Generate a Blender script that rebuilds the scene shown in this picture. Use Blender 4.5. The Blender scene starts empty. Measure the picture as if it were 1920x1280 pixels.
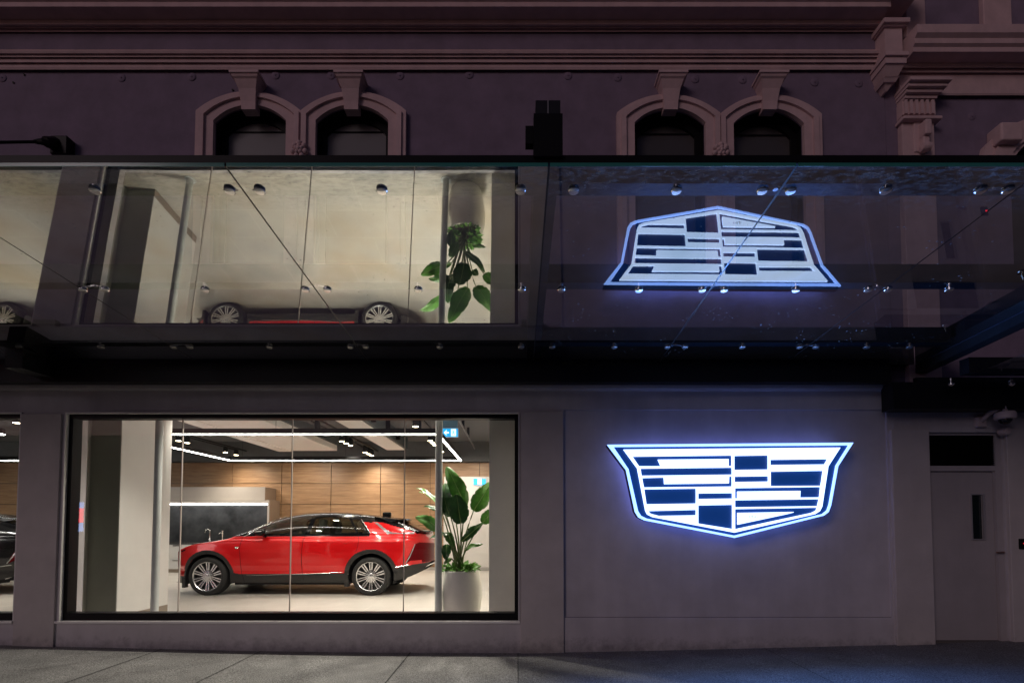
import bpy, bmesh, math, random
import numpy as np
from mathutils import Vector, Matrix
from mathutils.geometry import tessellate_polygon
random.seed(7)
scene = bpy.context.scene
COL = scene.collection
R = math.radians

# ---------------------------------------------------------------- camera model
CAM = Vector((0.0, -6.06, 1.52))
FPX, PCX, PCY = 956.2, 969.5, 945.54          # focal length and principal point in photo pixels (1920 wide)
PITCH, YAW, ROLL = R(2.261), R(0.0), R(0.0)
def _axes():
    cp, sp = math.cos(PITCH), math.sin(PITCH)
    F = Vector((0, cp, sp)); U = Vector((0, -sp, cp)); X = Vector((1, 0, 0))
    Z = Matrix.Rotation(YAW, 3, 'Z')
    F, U, X = Z @ F, Z @ U, Z @ X
    X2 = X * math.cos(ROLL) + U * math.sin(ROLL); U2 = -X * math.sin(ROLL) + U * math.cos(ROLL)
    return F, U2, X2
CF, CU, CX = _axes()
def ray(px, py):
    return CF + CX * ((px - PCX) / FPX) - CU * ((py - PCY) / FPX)
def at(px, py, Y):
    d = ray(px, py); return CAM + d * ((Y - CAM.y) / d.y)
def at_z(px, py, Z):
    d = ray(px, py); return CAM + d * ((Z - CAM.z) / d.z)
def at_plane(px, py, p0, n):
    d = ray(px, py); return CAM + d * ((p0 - CAM).dot(n) / d.dot(n))
def xx(px, Y=0.0, py=984): return at(px, py, Y).x
def zz(py, Y=0.0, px=970): return at(px, py, Y).z

cam_d = bpy.data.cameras.new("camera"); cam = bpy.data.objects.new("camera", cam_d); COL.objects.link(cam)
cam.matrix_world = Matrix(((CX.x, CU.x, -CF.x, CAM.x), (CX.y, CU.y, -CF.y, CAM.y), (CX.z, CU.z, -CF.z, CAM.z), (0, 0, 0, 1)))
cam_d.sensor_width = 36; cam_d.lens = FPX / 1920 * 36
cam_d.shift_x = (960 - PCX) / 1920; cam_d.shift_y = (PCY - 640) / 1920
cam_d.clip_start = 0.05; cam_d.clip_end = 2000
scene.camera = cam

# ---------------------------------------------------------------- materials
MATS = {}
GLASS_FRONT = -3.11
def mat(name, col=(.5, .5, .5), rough=.5, metal=0.0, emit=None, estr=0.0, noise=0.0, nscale=6.0, bump=0.0, bscale=60.0,
        coat=0.0, spec=.5, stretch=(1, 1, 1), detail=6.0, streak=0.0, grime=0.0):
    if name in MATS: return MATS[name]
    m = bpy.data.materials.new(name); m.use_nodes = True
    nt = m.node_tree; b = nt.nodes['Principled BSDF']
    b.inputs['Base Color'].default_value = (*col, 1); b.inputs['Roughness'].default_value = rough
    b.inputs['Metallic'].default_value = metal; b.inputs['Specular IOR Level'].default_value = spec
    b.inputs['Coat Weight'].default_value = coat; b.inputs['Coat Roughness'].default_value = 0.03
    if emit: b.inputs['Emission Color'].default_value = (*emit, 1); b.inputs['Emission Strength'].default_value = estr
    if noise or bump:
        tc = nt.nodes.new('ShaderNodeTexCoord'); mp = nt.nodes.new('ShaderNodeMapping'); mp.inputs['Scale'].default_value = stretch
        nt.links.new(tc.outputs['Object'], mp.inputs['Vector'])
    if noise:
        n = nt.nodes.new('ShaderNodeTexNoise'); n.inputs['Scale'].default_value = nscale; n.inputs['Detail'].default_value = detail
        n.inputs['Roughness'].default_value = .62
        nt.links.new(mp.outputs[0], n.inputs['Vector'])
        r = nt.nodes.new('ShaderNodeValToRGB')
        lo = tuple(max(0, c * (1 - noise)) for c in col); hi = tuple(min(1, c * (1 + noise)) for c in col)
        r.color_ramp.elements[0].color = (*lo, 1); r.color_ramp.elements[1].color = (*hi, 1)
        r.color_ramp.elements[0].position = .3; r.color_ramp.elements[1].position = .7
        nt.links.new(n.outputs['Fac'], r.inputs['Fac'])
        out = r.outputs['Color']
        if streak:
            mp2 = nt.nodes.new('ShaderNodeMapping'); mp2.inputs['Scale'].default_value = (3.5, 3.5, .4)
            nt.links.new(tc.outputs['Object'], mp2.inputs['Vector'])
            n2 = nt.nodes.new('ShaderNodeTexNoise'); n2.inputs['Scale'].default_value = 1.3; n2.inputs['Detail'].default_value = 5
            nt.links.new(mp2.outputs[0], n2.inputs['Vector'])
            mr = nt.nodes.new('ShaderNodeMapRange'); mr.inputs['From Min'].default_value = .35; mr.inputs['From Max'].default_value = .7
            mr.inputs['To Min'].default_value = 1 - streak; mr.inputs['To Max'].default_value = 1
            nt.links.new(n2.outputs['Fac'], mr.inputs['Value'])
            mx = nt.nodes.new('ShaderNodeMix'); mx.data_type = 'RGBA'; mx.blend_type = 'MULTIPLY'; mx.inputs['Factor'].default_value = 1
            nt.links.new(out, mx.inputs['A']); nt.links.new(mr.outputs[0], mx.inputs['B']); out = mx.outputs['Result']
        if grime:
            # dirt splashed up from the pavement
            sz = nt.nodes.new('ShaderNodeSeparateXYZ'); nt.links.new(tc.outputs['Object'], sz.inputs[0])
            n6 = nt.nodes.new('ShaderNodeTexNoise'); n6.inputs['Scale'].default_value = 9; n6.inputs['Detail'].default_value = 7; n6.inputs['Roughness'].default_value = .75
            nt.links.new(tc.outputs['Object'], n6.inputs['Vector'])
            ma = nt.nodes.new('ShaderNodeMath'); ma.operation = 'MULTIPLY_ADD'; ma.inputs[1].default_value = -.55
            nt.links.new(n6.outputs['Fac'], ma.inputs[0]); nt.links.new(sz.outputs['Z'], ma.inputs[2])
            gm = nt.nodes.new('ShaderNodeMapRange'); gm.inputs['From Min'].default_value = -.27; gm.inputs['From Max'].default_value = -.08
            gm.inputs['To Min'].default_value = 1 - grime; gm.inputs['To Max'].default_value = 1
            nt.links.new(ma.outputs[0], gm.inputs['Value'])
            mg = nt.nodes.new('ShaderNodeMix'); mg.data_type = 'RGBA'; mg.blend_type = 'MULTIPLY'; mg.inputs['Factor'].default_value = 1
            nt.links.new(out, mg.inputs['A']); nt.links.new(gm.outputs[0], mg.inputs['B']); out = mg.outputs['Result']
        nt.links.new(out, b.inputs['Base Color'])
        rr = nt.nodes.new('ShaderNodeMapRange'); rr.inputs['To Min'].default_value = max(0, rough - .08); rr.inputs['To Max'].default_value = min(1, rough + .08)
        nt.links.new(n.outputs['Fac'], rr.inputs['Value']); nt.links.new(rr.outputs[0], b.inputs['Roughness'])
    if bump:
        n3 = nt.nodes.new('ShaderNodeTexNoise'); n3.inputs['Scale'].default_value = bscale; n3.inputs['Detail'].default_value = 5
        nt.links.new(mp.outputs[0], n3.inputs['Vector'])
        bp = nt.nodes.new('ShaderNodeBump'); bp.inputs['Strength'].default_value = bump; bp.inputs['Distance'].default_value = .01
        nt.links.new(n3.outputs['Fac'], bp.inputs['Height']); nt.links.new(bp.outputs[0], b.inputs['Normal'])
    MATS[name] = m; return m

def glass_mat(name, tint, refl, rcol=(1, 1, 1), fres=True, dirt=0.0, ior=1.5):
    m = bpy.data.materials.new(name); m.use_nodes = True; nt = m.node_tree
    nt.nodes.remove(nt.nodes['Principled BSDF']); out = nt.nodes['Material Output']
    t = nt.nodes.new('ShaderNodeBsdfTransparent'); t.inputs[0].default_value = (*tint, 1)
    g = nt.nodes.new('ShaderNodeBsdfGlossy'); g.inputs['Roughness'].default_value = 0.0; g.inputs[0].default_value = (*rcol, 1)
    mx = nt.nodes.new('ShaderNodeMixShader')
    if fres:
        f = nt.nodes.new('ShaderNodeLayerWeight'); f.inputs['Blend'].default_value = .5
        pw_ = nt.nodes.new('ShaderNodeMath'); pw_.operation = 'POWER'; pw_.inputs[1].default_value = 5
        mul = nt.nodes.new('ShaderNodeMath'); mul.operation = 'MULTIPLY_ADD'; mul.inputs[1].default_value = .9 ; mul.inputs[2].default_value = .045 * refl; mul.use_clamp = True
        nt.links.new(f.outputs['Facing'], pw_.inputs[0]); nt.links.new(pw_.outputs[0], mul.inputs[0]); nt.links.new(mul.outputs[0], mx.inputs[0])
    else: mx.inputs[0].default_value = refl
    nt.links.new(t.outputs[0], mx.inputs[1]); nt.links.new(g.outputs[0], mx.inputs[2])
    last = mx.outputs[0]
    if dirt:
        # rain spots, dust film and smears on the glass
        tc = nt.nodes.new('ShaderNodeTexCoord')
        v = nt.nodes.new('ShaderNodeTexVoronoi'); v.inputs['Scale'].default_value = 22; v.inputs['Randomness'].default_value = 1
        nt.links.new(tc.outputs['Object'], v.inputs['Vector'])
        lt = nt.nodes.new('ShaderNodeMapRange'); lt.inputs['From Min'].default_value = .17; lt.inputs['From Max'].default_value = .10
        nt.links.new(v.outputs['Distance'], lt.inputs['Value'])
        n = nt.nodes.new('ShaderNodeTexNoise'); n.inputs['Scale'].default_value = 3.2; n.inputs['Detail'].default_value = 4
        nt.links.new(tc.outputs['Object'], n.inputs['Vector'])
        cl = nt.nodes.new('ShaderNodeMapRange'); cl.inputs['From Min'].default_value = .5; cl.inputs['From Max'].default_value = .72
        nt.links.new(n.outputs['Fac'], cl.inputs['Value'])
        sp = nt.nodes.new('ShaderNodeMath'); sp.operation = 'MULTIPLY'
        nt.links.new(lt.outputs[0], sp.inputs[0]); nt.links.new(cl.outputs[0], sp.inputs[1])
        # streaky grime that thickens towards the street edge
        mp = nt.nodes.new('ShaderNodeMapping'); mp.inputs['Scale'].default_value = (16, 40, 10); mp.inputs['Rotation'].default_value = (0, 0, .5)
        nt.links.new(tc.outputs['Object'], mp.inputs['Vector'])
        n2 = nt.nodes.new('ShaderNodeTexNoise'); n2.inputs['Scale'].default_value = 1.0; n2.inputs['Detail'].default_value = 6; n2.inputs['Roughness'].default_value = .7
        nt.links.new(mp.outputs[0], n2.inputs['Vector'])
        gr = nt.nodes.new('ShaderNodeMapRange'); gr.inputs['From Min'].default_value = .45; gr.inputs['From Max'].default_value = .75
        nt.links.new(n2.outputs['Fac'], gr.inputs['Value'])
        sx = nt.nodes.new('ShaderNodeSeparateXYZ'); nt.links.new(tc.outputs['Object'], sx.inputs[0])
        ed = nt.nodes.new('ShaderNodeMapRange'); ed.inputs['From Min'].default_value = GLASS_FRONT + .42; ed.inputs['From Max'].default_value = GLASS_FRONT
        ed.inputs['To Min'].default_value = 0; ed.inputs['To Max'].default_value = 1
        nt.links.new(sx.outputs['Y'], ed.inputs['Value'])
        g2 = nt.nodes.new('ShaderNodeMath'); g2.operation = 'MULTIPLY'; nt.links.new(gr.outputs[0], g2.inputs[0]); nt.links.new(ed.outputs[0], g2.inputs[1])
        ad = nt.nodes.new('ShaderNodeMath'); ad.operation = 'ADD'; nt.links.new(sp.outputs[0], ad.inputs[0]); nt.links.new(g2.outputs[0], ad.inputs[1])
        sc = nt.nodes.new('ShaderNodeMath'); sc.operation = 'MULTIPLY_ADD'; sc.inputs[1].default_value = dirt; sc.inputs[2].default_value = .003; sc.use_clamp = True
        nt.links.new(ad.outputs[0], sc.inputs[0])
        df = nt.nodes.new('ShaderNodeBsdfDiffuse'); df.inputs[0].default_value = (.5, .5, .5, 1)
        m2 = nt.nodes.new('ShaderNodeMixShader'); nt.links.new(sc.outputs[0], m2.inputs[0])
        nt.links.new(last, m2.inputs[1]); nt.links.new(df.outputs[0], m2.inputs[2]); last = m2.outputs[0]
        # stains tint the reflection a little
        n4 = nt.nodes.new('ShaderNodeTexNoise'); n4.inputs['Scale'].default_value = 1.7; n4.inputs['Detail'].default_value = 3
        nt.links.new(tc.outputs['Object'], n4.inputs['Vector'])
        rp = nt.nodes.new('ShaderNodeValToRGB'); e = rp.color_ramp.elements
        e[0].color = (.86, .80, .64, 1); e[0].position = .30; e[1].color = (rcol[0], rcol[1], rcol[2], 1); e[1].position = .52
        e2 = rp.color_ramp.elements.new(.72); e2.color = (.74, .80, .80, 1)
        nt.links.new(n4.outputs['Fac'], rp.inputs['Fac']); nt.links.new(rp.outputs['Color'], g.inputs[0])
        # gentle waviness of the toughened sheet
        n5 = nt.nodes.new('ShaderNodeTexNoise'); n5.inputs['Scale'].default_value = 1.1; n5.inputs['Detail'].default_value = 1
        nt.links.new(tc.outputs['Object'], n5.inputs['Vector'])
        bp = nt.nodes.new('ShaderNodeBump'); bp.inputs['Strength'].default_value = .04; bp.inputs['Distance'].default_value = .02
        nt.links.new(n5.outputs['Fac'], bp.inputs['Height']); nt.links.new(bp.outputs[0], g.inputs['Normal'])
    nt.links.new(last, out.inputs[0]); MATS[name] = m; return m

def wood_mat():
    m = bpy.data.materials.new('oak_panel'); m.use_nodes = True; nt = m.node_tree; b = nt.nodes['Principled BSDF']
    tc = nt.nodes.new('ShaderNodeTexCoord')
    mp = nt.nodes.new('ShaderNodeMapping'); mp.inputs['Scale'].default_value = (.9, 4, 13)
    nt.links.new(tc.outputs['Object'], mp.inputs['Vector'])
    n = nt.nodes.new('ShaderNodeTexNoise'); n.inputs['Scale'].default_value = 1.5; n.inputs['Detail'].default_value = 8; n.inputs['Roughness'].default_value = .65; n.inputs['Distortion'].default_value = .6
    nt.links.new(mp.outputs[0], n.inputs['Vector'])
    r = nt.nodes.new('ShaderNodeValToRGB'); e = r.color_ramp.elements
    e[0].position = .28; e[0].color = (.24, .130, .065, 1); e[1].position = .72; e[1].color = (.47, .285, .155, 1)
    nt.links.new(n.outputs['Fac'], r.inputs['Fac'])
    n2 = nt.nodes.new('ShaderNodeTexNoise'); n2.inputs['Scale'].default_value = .8; n2.inputs['Detail'].default_value = 2
    nt.links.new(tc.outputs['Object'], n2.inputs['Vector'])
    mr = nt.nodes.new('ShaderNodeMapRange'); mr.inputs['To Min'].default_value = .75; mr.inputs['To Max'].default_value = 1.2
    nt.links.new(n2.outputs['Fac'], mr.inputs['Value'])
    mx = nt.nodes.new('ShaderNodeMix'); mx.data_type = 'RGBA'; mx.blend_type = 'MULTIPLY'; mx.inputs['Factor'].default_value = 1
    nt.links.new(r.outputs['Color'], mx.inputs['A']); nt.links.new(mr.outputs[0], mx.inputs['B'])
    nt.links.new(mx.outputs['Result'], b.inputs['Base Color']); b.inputs['Roughness'].default_value = .45
    return m

WALL_UP = mat('upper_render_dimmed', (.205, .158, .225), .85, noise=.18, nscale=3.0, bump=.12, bscale=90, streak=.05)  # weaker light on the upper storey is put into this darker colour
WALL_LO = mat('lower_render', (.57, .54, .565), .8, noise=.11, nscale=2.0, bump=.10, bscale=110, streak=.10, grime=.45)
PIER = mat('pier_render', (.55, .51, .50), .8, noise=.08, nscale=3.0, bump=.12, bscale=90, streak=.05, grime=.45)
TRIM = mat('stucco_trim', (.60, .435, .445), .8, noise=.10, nscale=6, bump=.10, bscale=70, streak=.1)
DIRTY = mat('plinth_render', (.36, .34, .35), .85, noise=.16, nscale=5, bump=.15, bscale=80, streak=.0)
BLACK = mat('black_paint', (.006, .006, .007), .45, spec=.15)
BLACKSAT = mat('black_satin', (.012, .012, .013), .5, spec=.25)
STEEL_DK = mat('dark_steel', (.016, .017, .020), .4, spec=.25, noise=.2, nscale=9)
CHROME = mat('polished_steel', (.85, .83, .80), .24, 1.0)
DARKPANE = mat('dark_pane', (.012, .012, .013), .06, spec=.6)
ALU = mat('grey_paint', (.42, .39, .40), .5, noise=.06, nscale=4)
DOORM = mat('door_paint', (.42, .39, .40), .5, noise=.06, nscale=3, streak=.08)
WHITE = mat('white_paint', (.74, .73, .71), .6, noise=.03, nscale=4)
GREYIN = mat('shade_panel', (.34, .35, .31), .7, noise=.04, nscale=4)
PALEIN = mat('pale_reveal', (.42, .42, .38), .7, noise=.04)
CEIL = mat('dark_ceiling', (.11, .113, .118), .8, noise=.1)
DUCT = mat('duct_paint', (.80, .77, .74), .7, noise=.04)
DUCTDK = mat('dark_duct', (.07, .085, .09), .6)
POLE = mat('pole_paint', (.55, .58, .58), .4, noise=.05, nscale=8)
WOOD = wood_mat()
FRAMEGLASS = glass_mat('window_glass', (.93, .96, .94), 1.0, ior=1.45)
CANOPY = glass_mat('canopy_glass', (.70, .78, .84), .54, rcol=(.92, .95, .90), fres=False, dirt=.5)
CANOPY2 = glass_mat('canopy_glass_dim_refl', (.68, .78, .92), .27, rcol=(.97, .97, .98), fres=False, dirt=.95)  # the same canopy glass, its reflection toned down right of the centre joint
GEDGE = mat('glass_edge', (.03, .16, .14), .15, emit=(.02, .2, .18), estr=.02)  # faint emission stands in for light caught in the glass edge
JOINT = mat('silicone_joint', (.50, .44, .40), .35)

# ---------------------------------------------------------------- mesh helpers
def off(o):
    v = Vector((0, 0, 0))
    while o is not None: v += o.location; o = o.parent
    return v
class MB:
    def __init__(s): s.v = []; s.f = []
    def add(s, vs, fs):
        k = len(s.v); s.v += [Vector(v) for v in vs]; s.f += [tuple(i + k for i in f) for f in fs]; return s
    def box(s, x0, x1, y0, y1, z0, z1):
        return s.add([(x0, y0, z0), (x1, y0, z0), (x1, y1, z0), (x0, y1, z0), (x0, y0, z1), (x1, y0, z1), (x1, y1, z1), (x0, y1, z1)],
                     [(0, 3, 2, 1), (4, 5, 6, 7), (0, 1, 5, 4), (1, 2, 6, 5), (2, 3, 7, 6), (3, 0, 4, 7)])
    def cbox(s, x0, x1, y0, y1, z0, z1, b=.008):
        # box with softened edges
        bm = bmesh.new(); bmesh.ops.create_cube(bm, size=1)
        for v in bm.verts: v.co = Vector(((x0 + x1) / 2 + v.co.x * (x1 - x0), (y0 + y1) / 2 + v.co.y * (y1 - y0), (z0 + z1) / 2 + v.co.z * (z1 - z0)))
        bmesh.ops.bevel(bm, geom=bm.edges[:], offset=b, segments=2, affect='EDGES', profile=.5)
        bm.verts.index_update(); s.add([v.co.copy() for v in bm.verts], [[v.index for v in f.verts] for f in bm.faces]); bm.free(); return s
    def plate(s, outer, holes=(), y0=0.0, y1=.1, back=True):
        # flat plate in the x-z plane, front at y0, back at y1
        loops = [[Vector((p[0], 0, p[1])) for p in outer]] + [[Vector((p[0], 0, p[1])) for p in h] for h in holes]
        tris = tessellate_polygon(loops); flat = [p for l in loops for p in l]; n = len(flat); k = len(s.v)
        s.v += [Vector((p.x, y0, p.z)) for p in flat] + [Vector((p.x, y1, p.z)) for p in flat]
        for t in tris:
            a, b, c = [flat[i] for i in t]
            nz = (b.x - a.x) * (c.z - a.z) - (b.z - a.z) * (c.x - a.x)
            if nz < 0: t = (t[0], t[2], t[1])
            s.f.append(tuple(k + i for i in t))
            if back: s.f.append(tuple(k + n + i for i in reversed(t)))
        st = 0
        for li, l in enumerate(loops):
            m = len(l); area = sum(l[i].x * l[(i + 1) % m].z - l[(i + 1) % m].x * l[i].z for i in range(m))
            ccw = area > 0
            if li > 0: ccw = not ccw
            for i in range(m):
                a = k + st + i; b = k + st + (i + 1) % m
                s.f.append((a, a + n, b + n, b) if ccw else (a, b, b + n, a + n))
            st += m
        return s
    def extr(s, prof, x0, x1, cap=True):
        # (y, z) profile swept along x
        n = len(prof); k = len(s.v)
        s.v += [Vector((x0, y, z)) for y, z in prof] + [Vector((x1, y, z)) for y, z in prof]
        for i in range(n - 1): s.f.append((k + i, k + i + n, k + i + 1 + n, k + i + 1))
        if cap: s.f.append(tuple(k + i for i in range(n))); s.f.append(tuple(k + n + i for i in reversed(range(n))))
        return s
    def tube(s, pts, r, n=8, r2=None, cap=True):
        pts = [Vector(p) for p in pts]; k = len(s.v); m = len(pts); up = Vector((0, 0, 1))
        for i, p in enumerate(pts):
            t = (pts[min(i + 1, m - 1)] - pts[max(i - 1, 0)]).normalized()
            a = up if abs(t.dot(up)) < .95 else Vector((1, 0, 0))
            u = t.cross(a).normalized(); w = t.cross(u)
            rr = r if r2 is None else r + (r2 - r) * i / max(1, m - 1)
            for j in range(n):
                an = 2 * math.pi * j / n; s.v.append(p + (u * math.cos(an) + w * math.sin(an)) * rr)
        for i in range(m - 1):
            for j in range(n):
                a = k + i * n + j; b = k + i * n + (j + 1) % n
                s.f.append((a, b, b + n, a + n))
        if cap: s.f.append(tuple(k + j for j in reversed(range(n)))); s.f.append(tuple(k + (m - 1) * n + j for j in range(n)))
        return s
    def lathe(s, prof, c, axis='z', n=32, cap=True):
        # prof: (radius, height along axis)
        k = len(s.v); m = len(prof); c = Vector(c)
        for r, h in prof:
            for j in range(n):
                a = 2 * math.pi * j / n; p = (r * math.cos(a), r * math.sin(a))
                s.v.append(c + (Vector((p[0], p[1], h)) if axis == 'z' else Vector((p[0], h, -p[1])) if axis == 'y' else Vector((h, p[0], p[1]))))
        for i in range(m - 1):
            for j in range(n):
                a = k + i * n + j; b = k + i * n + (j + 1) % n; s.f.append((a, b, b + n, a + n))
        if cap: s.f.append(tuple(k + j for j in reversed(range(n)))); s.f.append(tuple(k + (m - 1) * n + j for j in range(n)))
        return s
    def build(s, name, m, parent=None, smooth=False, recalc=False, angle=None):
        me = bpy.data.meshes.new(name); o = bpy.data.objects.new(name, me); COL.objects.link(o)
        d = off(parent) if parent else Vector((0, 0, 0))
        me.from_pydata([v - d for v in s.v], [], s.f); me.materials.append(m)
        if recalc:
            bm = bmesh.new(); bm.from_mesh(me); bmesh.ops.recalc_face_normals(bm, faces=bm.faces[:]); bm.to_mesh(me); bm.free()
        if smooth:
            me.polygons.foreach_set('use_smooth', [True] * len(me.polygons))
            if angle is not None: me.set_sharp_from_angle(angle=R(angle))
        me.update()
        if parent: o.parent = parent
        return o
def tag(o, label=None, cat=None, group=None, kind=None):
    if label: o['label'] = label
    if cat: o['category'] = cat
    if group: o['group'] = group
    if kind: o['kind'] = kind
    return o
def thing(name, label, cat, loc=(0, 0, 0), group=None):
    o = bpy.data.objects.new(name, None); COL.objects.link(o); o.location = loc; o.empty_display_size = .2
    return tag(o, label, cat, group)
def structure(o, label=None): o['kind'] = 'structure'; return tag(o, label)
def lerp(a, b, t): return a + (b - a) * t
def arc(x0, x1, z, rise, n=20):
    # segmental arch points from (x0,z) to (x1,z)
    c = (x1 - x0) / 2; r = (c * c + rise * rise) / (2 * rise); cx = (x0 + x1) / 2; cz = z + rise - r; a0 = math.asin(c / r)
    return [(cx + r * math.sin(lerp(-a0, a0, i / n)), cz + r * math.cos(lerp(-a0, a0, i / n))) for i in range(n + 1)]

# ---------------------------------------------------------------- ground
gx = [(-120, .06), (-30, .06)] + [(xx(p), zz(q, 0, p)) for p, q in ((0, 1208.5), (250, 1214.5), (480, 1219.5), (700, 1222.5), (970, 1223.5), (1200, 1219.5), (1450, 1213.5), (1670, 1208), (1900, 1201))] + [(9, .16), (30, .16), (120, .16)]
def ground_z(x):
    return float(np.interp(x, [g[0] for g in gx], [g[1] for g in gx]))
def strip_sheet(ys, dz=0.0, x0=-1e9, x1=1e9):
    xs = sorted(set([max(x0, min(x1, g[0])) for g in gx])); mb = MB(); k = 0
    for x in xs:
        for y in ys: mb.v.append(Vector((x, y, ground_z(x) + dz)))
    n = len(ys)
    for i in range(len(xs) - 1):
        for j in range(n - 1): a = i * n + j; mb.f.append((a, a + n, a + n + 1, a + 1))
    return mb
def pave_mat(name, base, scale=95):
    m = bpy.data.materials.new(name); m.use_nodes = True; nt = m.node_tree; b = nt.nodes['Principled BSDF']
    tc = nt.nodes.new('ShaderNodeTexCoord')
    n = nt.nodes.new('ShaderNodeTexNoise'); n.inputs['Scale'].default_value = scale; n.inputs['Detail'].default_value = 2; n.inputs['Roughness'].default_value = .8
    nt.links.new(tc.outputs['Object'], n.inputs['Vector'])
    n2 = nt.nodes.new('ShaderNodeTexNoise'); n2.inputs['Scale'].default_value = 2.2; n2.inputs['Detail'].default_value = 6; n2.inputs['Roughness'].default_value = .7
    nt.links.new(tc.outputs['Object'], n2.inputs['Vector'])
    r = nt.nodes.new('ShaderNodeValToRGB'); e = r.color_ramp.elements
    e[0].position = .36; e[0].color = tuple(c * .25 for c in base) + (1,); e[1].position = .66; e[1].color = tuple(c * 1.8 for c in base) + (1,)
    nt.links.new(n.outputs['Fac'], r.inputs['Fac'])
    mr = nt.nodes.new('ShaderNodeMapRange'); mr.inputs['From Min'].default_value = .3; mr.inputs['From Max'].default_value = .7; mr.inputs['To Min'].default_value = .7; mr.inputs['To Max'].default_value = 1.2
    nt.links.new(n2.outputs['Fac'], mr.inputs['Value'])
    mx = nt.nodes.new('ShaderNodeMix'); mx.data_type = 'RGBA'; mx.blend_type = 'MULTIPLY'; mx.inputs['Factor'].default_value = 1
    nt.links.new(r.outputs['Color'], mx.inputs['A']); nt.links.new(mr.outputs[0], mx.inputs['B']); nt.links.new(mx.outputs['Result'], b.inputs['Base Color'])
    b.inputs['Roughness'].default_value = .75
    bp = nt.nodes.new('ShaderNodeBump'); bp.inputs['Strength'].default_value = .5; bp.inputs['Distance'].default_value = .006
    nt.links.new(n.outputs['Fac'], bp.inputs['Height']); nt.links.new(bp.outputs[0], b.inputs['Normal'])
    return m
PAVE = pave_mat('pavement_aggregate', (.225, .222, .218)); ASPH = pave_mat('dim_footpath_asphalt', (.165, .165, .167), 85); ROADM = pave_mat('asphalt', (.09, .09, .092), 80)
structure(strip_sheet([-3.75, -2.5, -1.2, -.5, .02], x1=.01).build('pavement', PAVE))
structure(strip_sheet([-3.75, -2.5, -1.2, -.5, .02], x0=.0101).build('dim_asphalt_footpath', ASPH))  # darker surface also carries the weaker light right of the window
kb = MB(); xs = [g[0] for g in gx]
for a, b_ in zip(xs[:-1], xs[1:]):
    za, zb = ground_z(a), ground_z(b_); k = len(kb.v)
    kb.v += [Vector((a, -3.95, za - .14)), Vector((a, -3.93, za + .004)), Vector((a, -3.75, za + .004)), Vector((b_, -3.95, zb - .14)), Vector((b_, -3.93, zb + .004)), Vector((b_, -3.75, zb + .004))]
    kb.f += [(k, k + 3, k + 4, k + 1), (k + 1, k + 4, k + 5, k + 2)]
structure(kb.build('kerb', mat('kerb_stone', (.3, .3, .29), .8, noise=.15, nscale=20)))
structure(strip_sheet([-300, -60, -14, -3.95], -.14).build('road', ROADM))
GAP = mat('joint_dark', (.03, .03, .03), .9)
pj = MB()
for pxx in (305, 490, 770):
    x = xx(pxx, 0, 1220)
    for y0, y1 in ((-3.75, -1.8), (-1.8, 0)):
        pj.add([(x - .006, y0, ground_z(x) + .004), (x + .006, y0, ground_z(x) + .004), (x + .006, y1, ground_z(x) + .004), (x - .006, y1, ground_z(x) + .004)], [(0, 1, 2, 3)])
for x in (.01, 2.9, -6.1, -8.0):
    pj.add([(x - .004, -3.75, ground_z(x) + .004), (x + .004, -3.75, ground_z(x) + .004), (x + .004, 0, ground_z(x) + .004), (x - .004, 0, ground_z(x) + .004)], [(0, 1, 2, 3)])
structure(pj.build('pavement_joints', GAP))

# ---------------------------------------------------------------- main building facade
BX0, BX1, BZT = -22.0, xx(1682), 9.6          # left end, joint with the neighbouring building, top
building = thing('showroom_building', 'mauve rendered building with moulded cornice, arched windows and lit ground floor shopfront', 'building', (-4, 0, 0))
W0, W1, WZ0, WZ1 = xx(119), xx(972), zz(1164), zz(775)       # main shop window opening
L1 = xx(33); L0 = -14.5                                      # left shop window opening
E0, E1, EZ0, EZ1 = xx(1058), xx(1668), zz(1157), zz(768)     # emblem wall panel
def rect(x0, x1, z0, z1): return [(x0, z0), (x1, z0), (x1, z1), (x0, z1)]
wins = [(405, 540, 232, 203), (595, 730, 232, 203), (1188, 1320, 236, 208), (1372, 1503, 238, 209)]
SILLZ = zz(497)
def win_dims(w):
    a, b, s, c = w
    return xx(a, 0, s) , xx(b, 0, s), zz(s, 0, (a + b) / 2), zz(c, 0, (a + b) / 2) - zz(s, 0, (a + b) / 2)
SPLIT = zz(727)
holes_up = []
for w in wins:
    x0, x1, zs, rise = win_dims(w); holes_up.append([(x0, SILLZ), (x1, SILLZ)] + arc(x0, x1, zs, rise)[::-1])
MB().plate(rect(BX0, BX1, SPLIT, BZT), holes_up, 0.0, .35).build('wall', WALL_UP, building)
gl = [(BX0, -.2), (BX1, -.2), (BX1, SPLIT - .001), (BX0, SPLIT - .001)]
MB().plate(gl, [rect(W0, W1, WZ0, WZ1), rect(L0, L1, WZ0, WZ1), rect(E0, E1, EZ0, EZ1)], 0.0, .30).build('shopfront_wall', WALL_LO, building)
MB().box(E0 - .05, E1 + .05, .022, .2, EZ0 - .05, EZ1 + .05).build('recessed_panel', WALL_LO, building)
# dirty plinth below the recessed panel, a shade proud of the wall
MB().cbox(E0 + .002, E1 - .002, -.004, .02, -.2, EZ0 - .012, .006).build('plinth', WALL_LO, building)
MB().box(E0 + .002, E1 - .002, .012, .0215, EZ0 - .012, EZ0 + .002).build('shadow_joint', mat('joint_black', (.03, .028, .03), .9), building)
# piers
for a, b_ in ((-14.9, L0), ):
    MB().cbox(a, b_, -.03, .05, -.2, zz(770), .006).build('pier', PIER, building)
MB().cbox(L1 + .012, W0 - .055, -.022, .05, -.2, zz(776), .005).build('pier', PIER, building)
MB().cbox(xx(976), E0 - .01, -.022, .05, -.2, zz(772), .005).build('pier', PIER, building)
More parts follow.
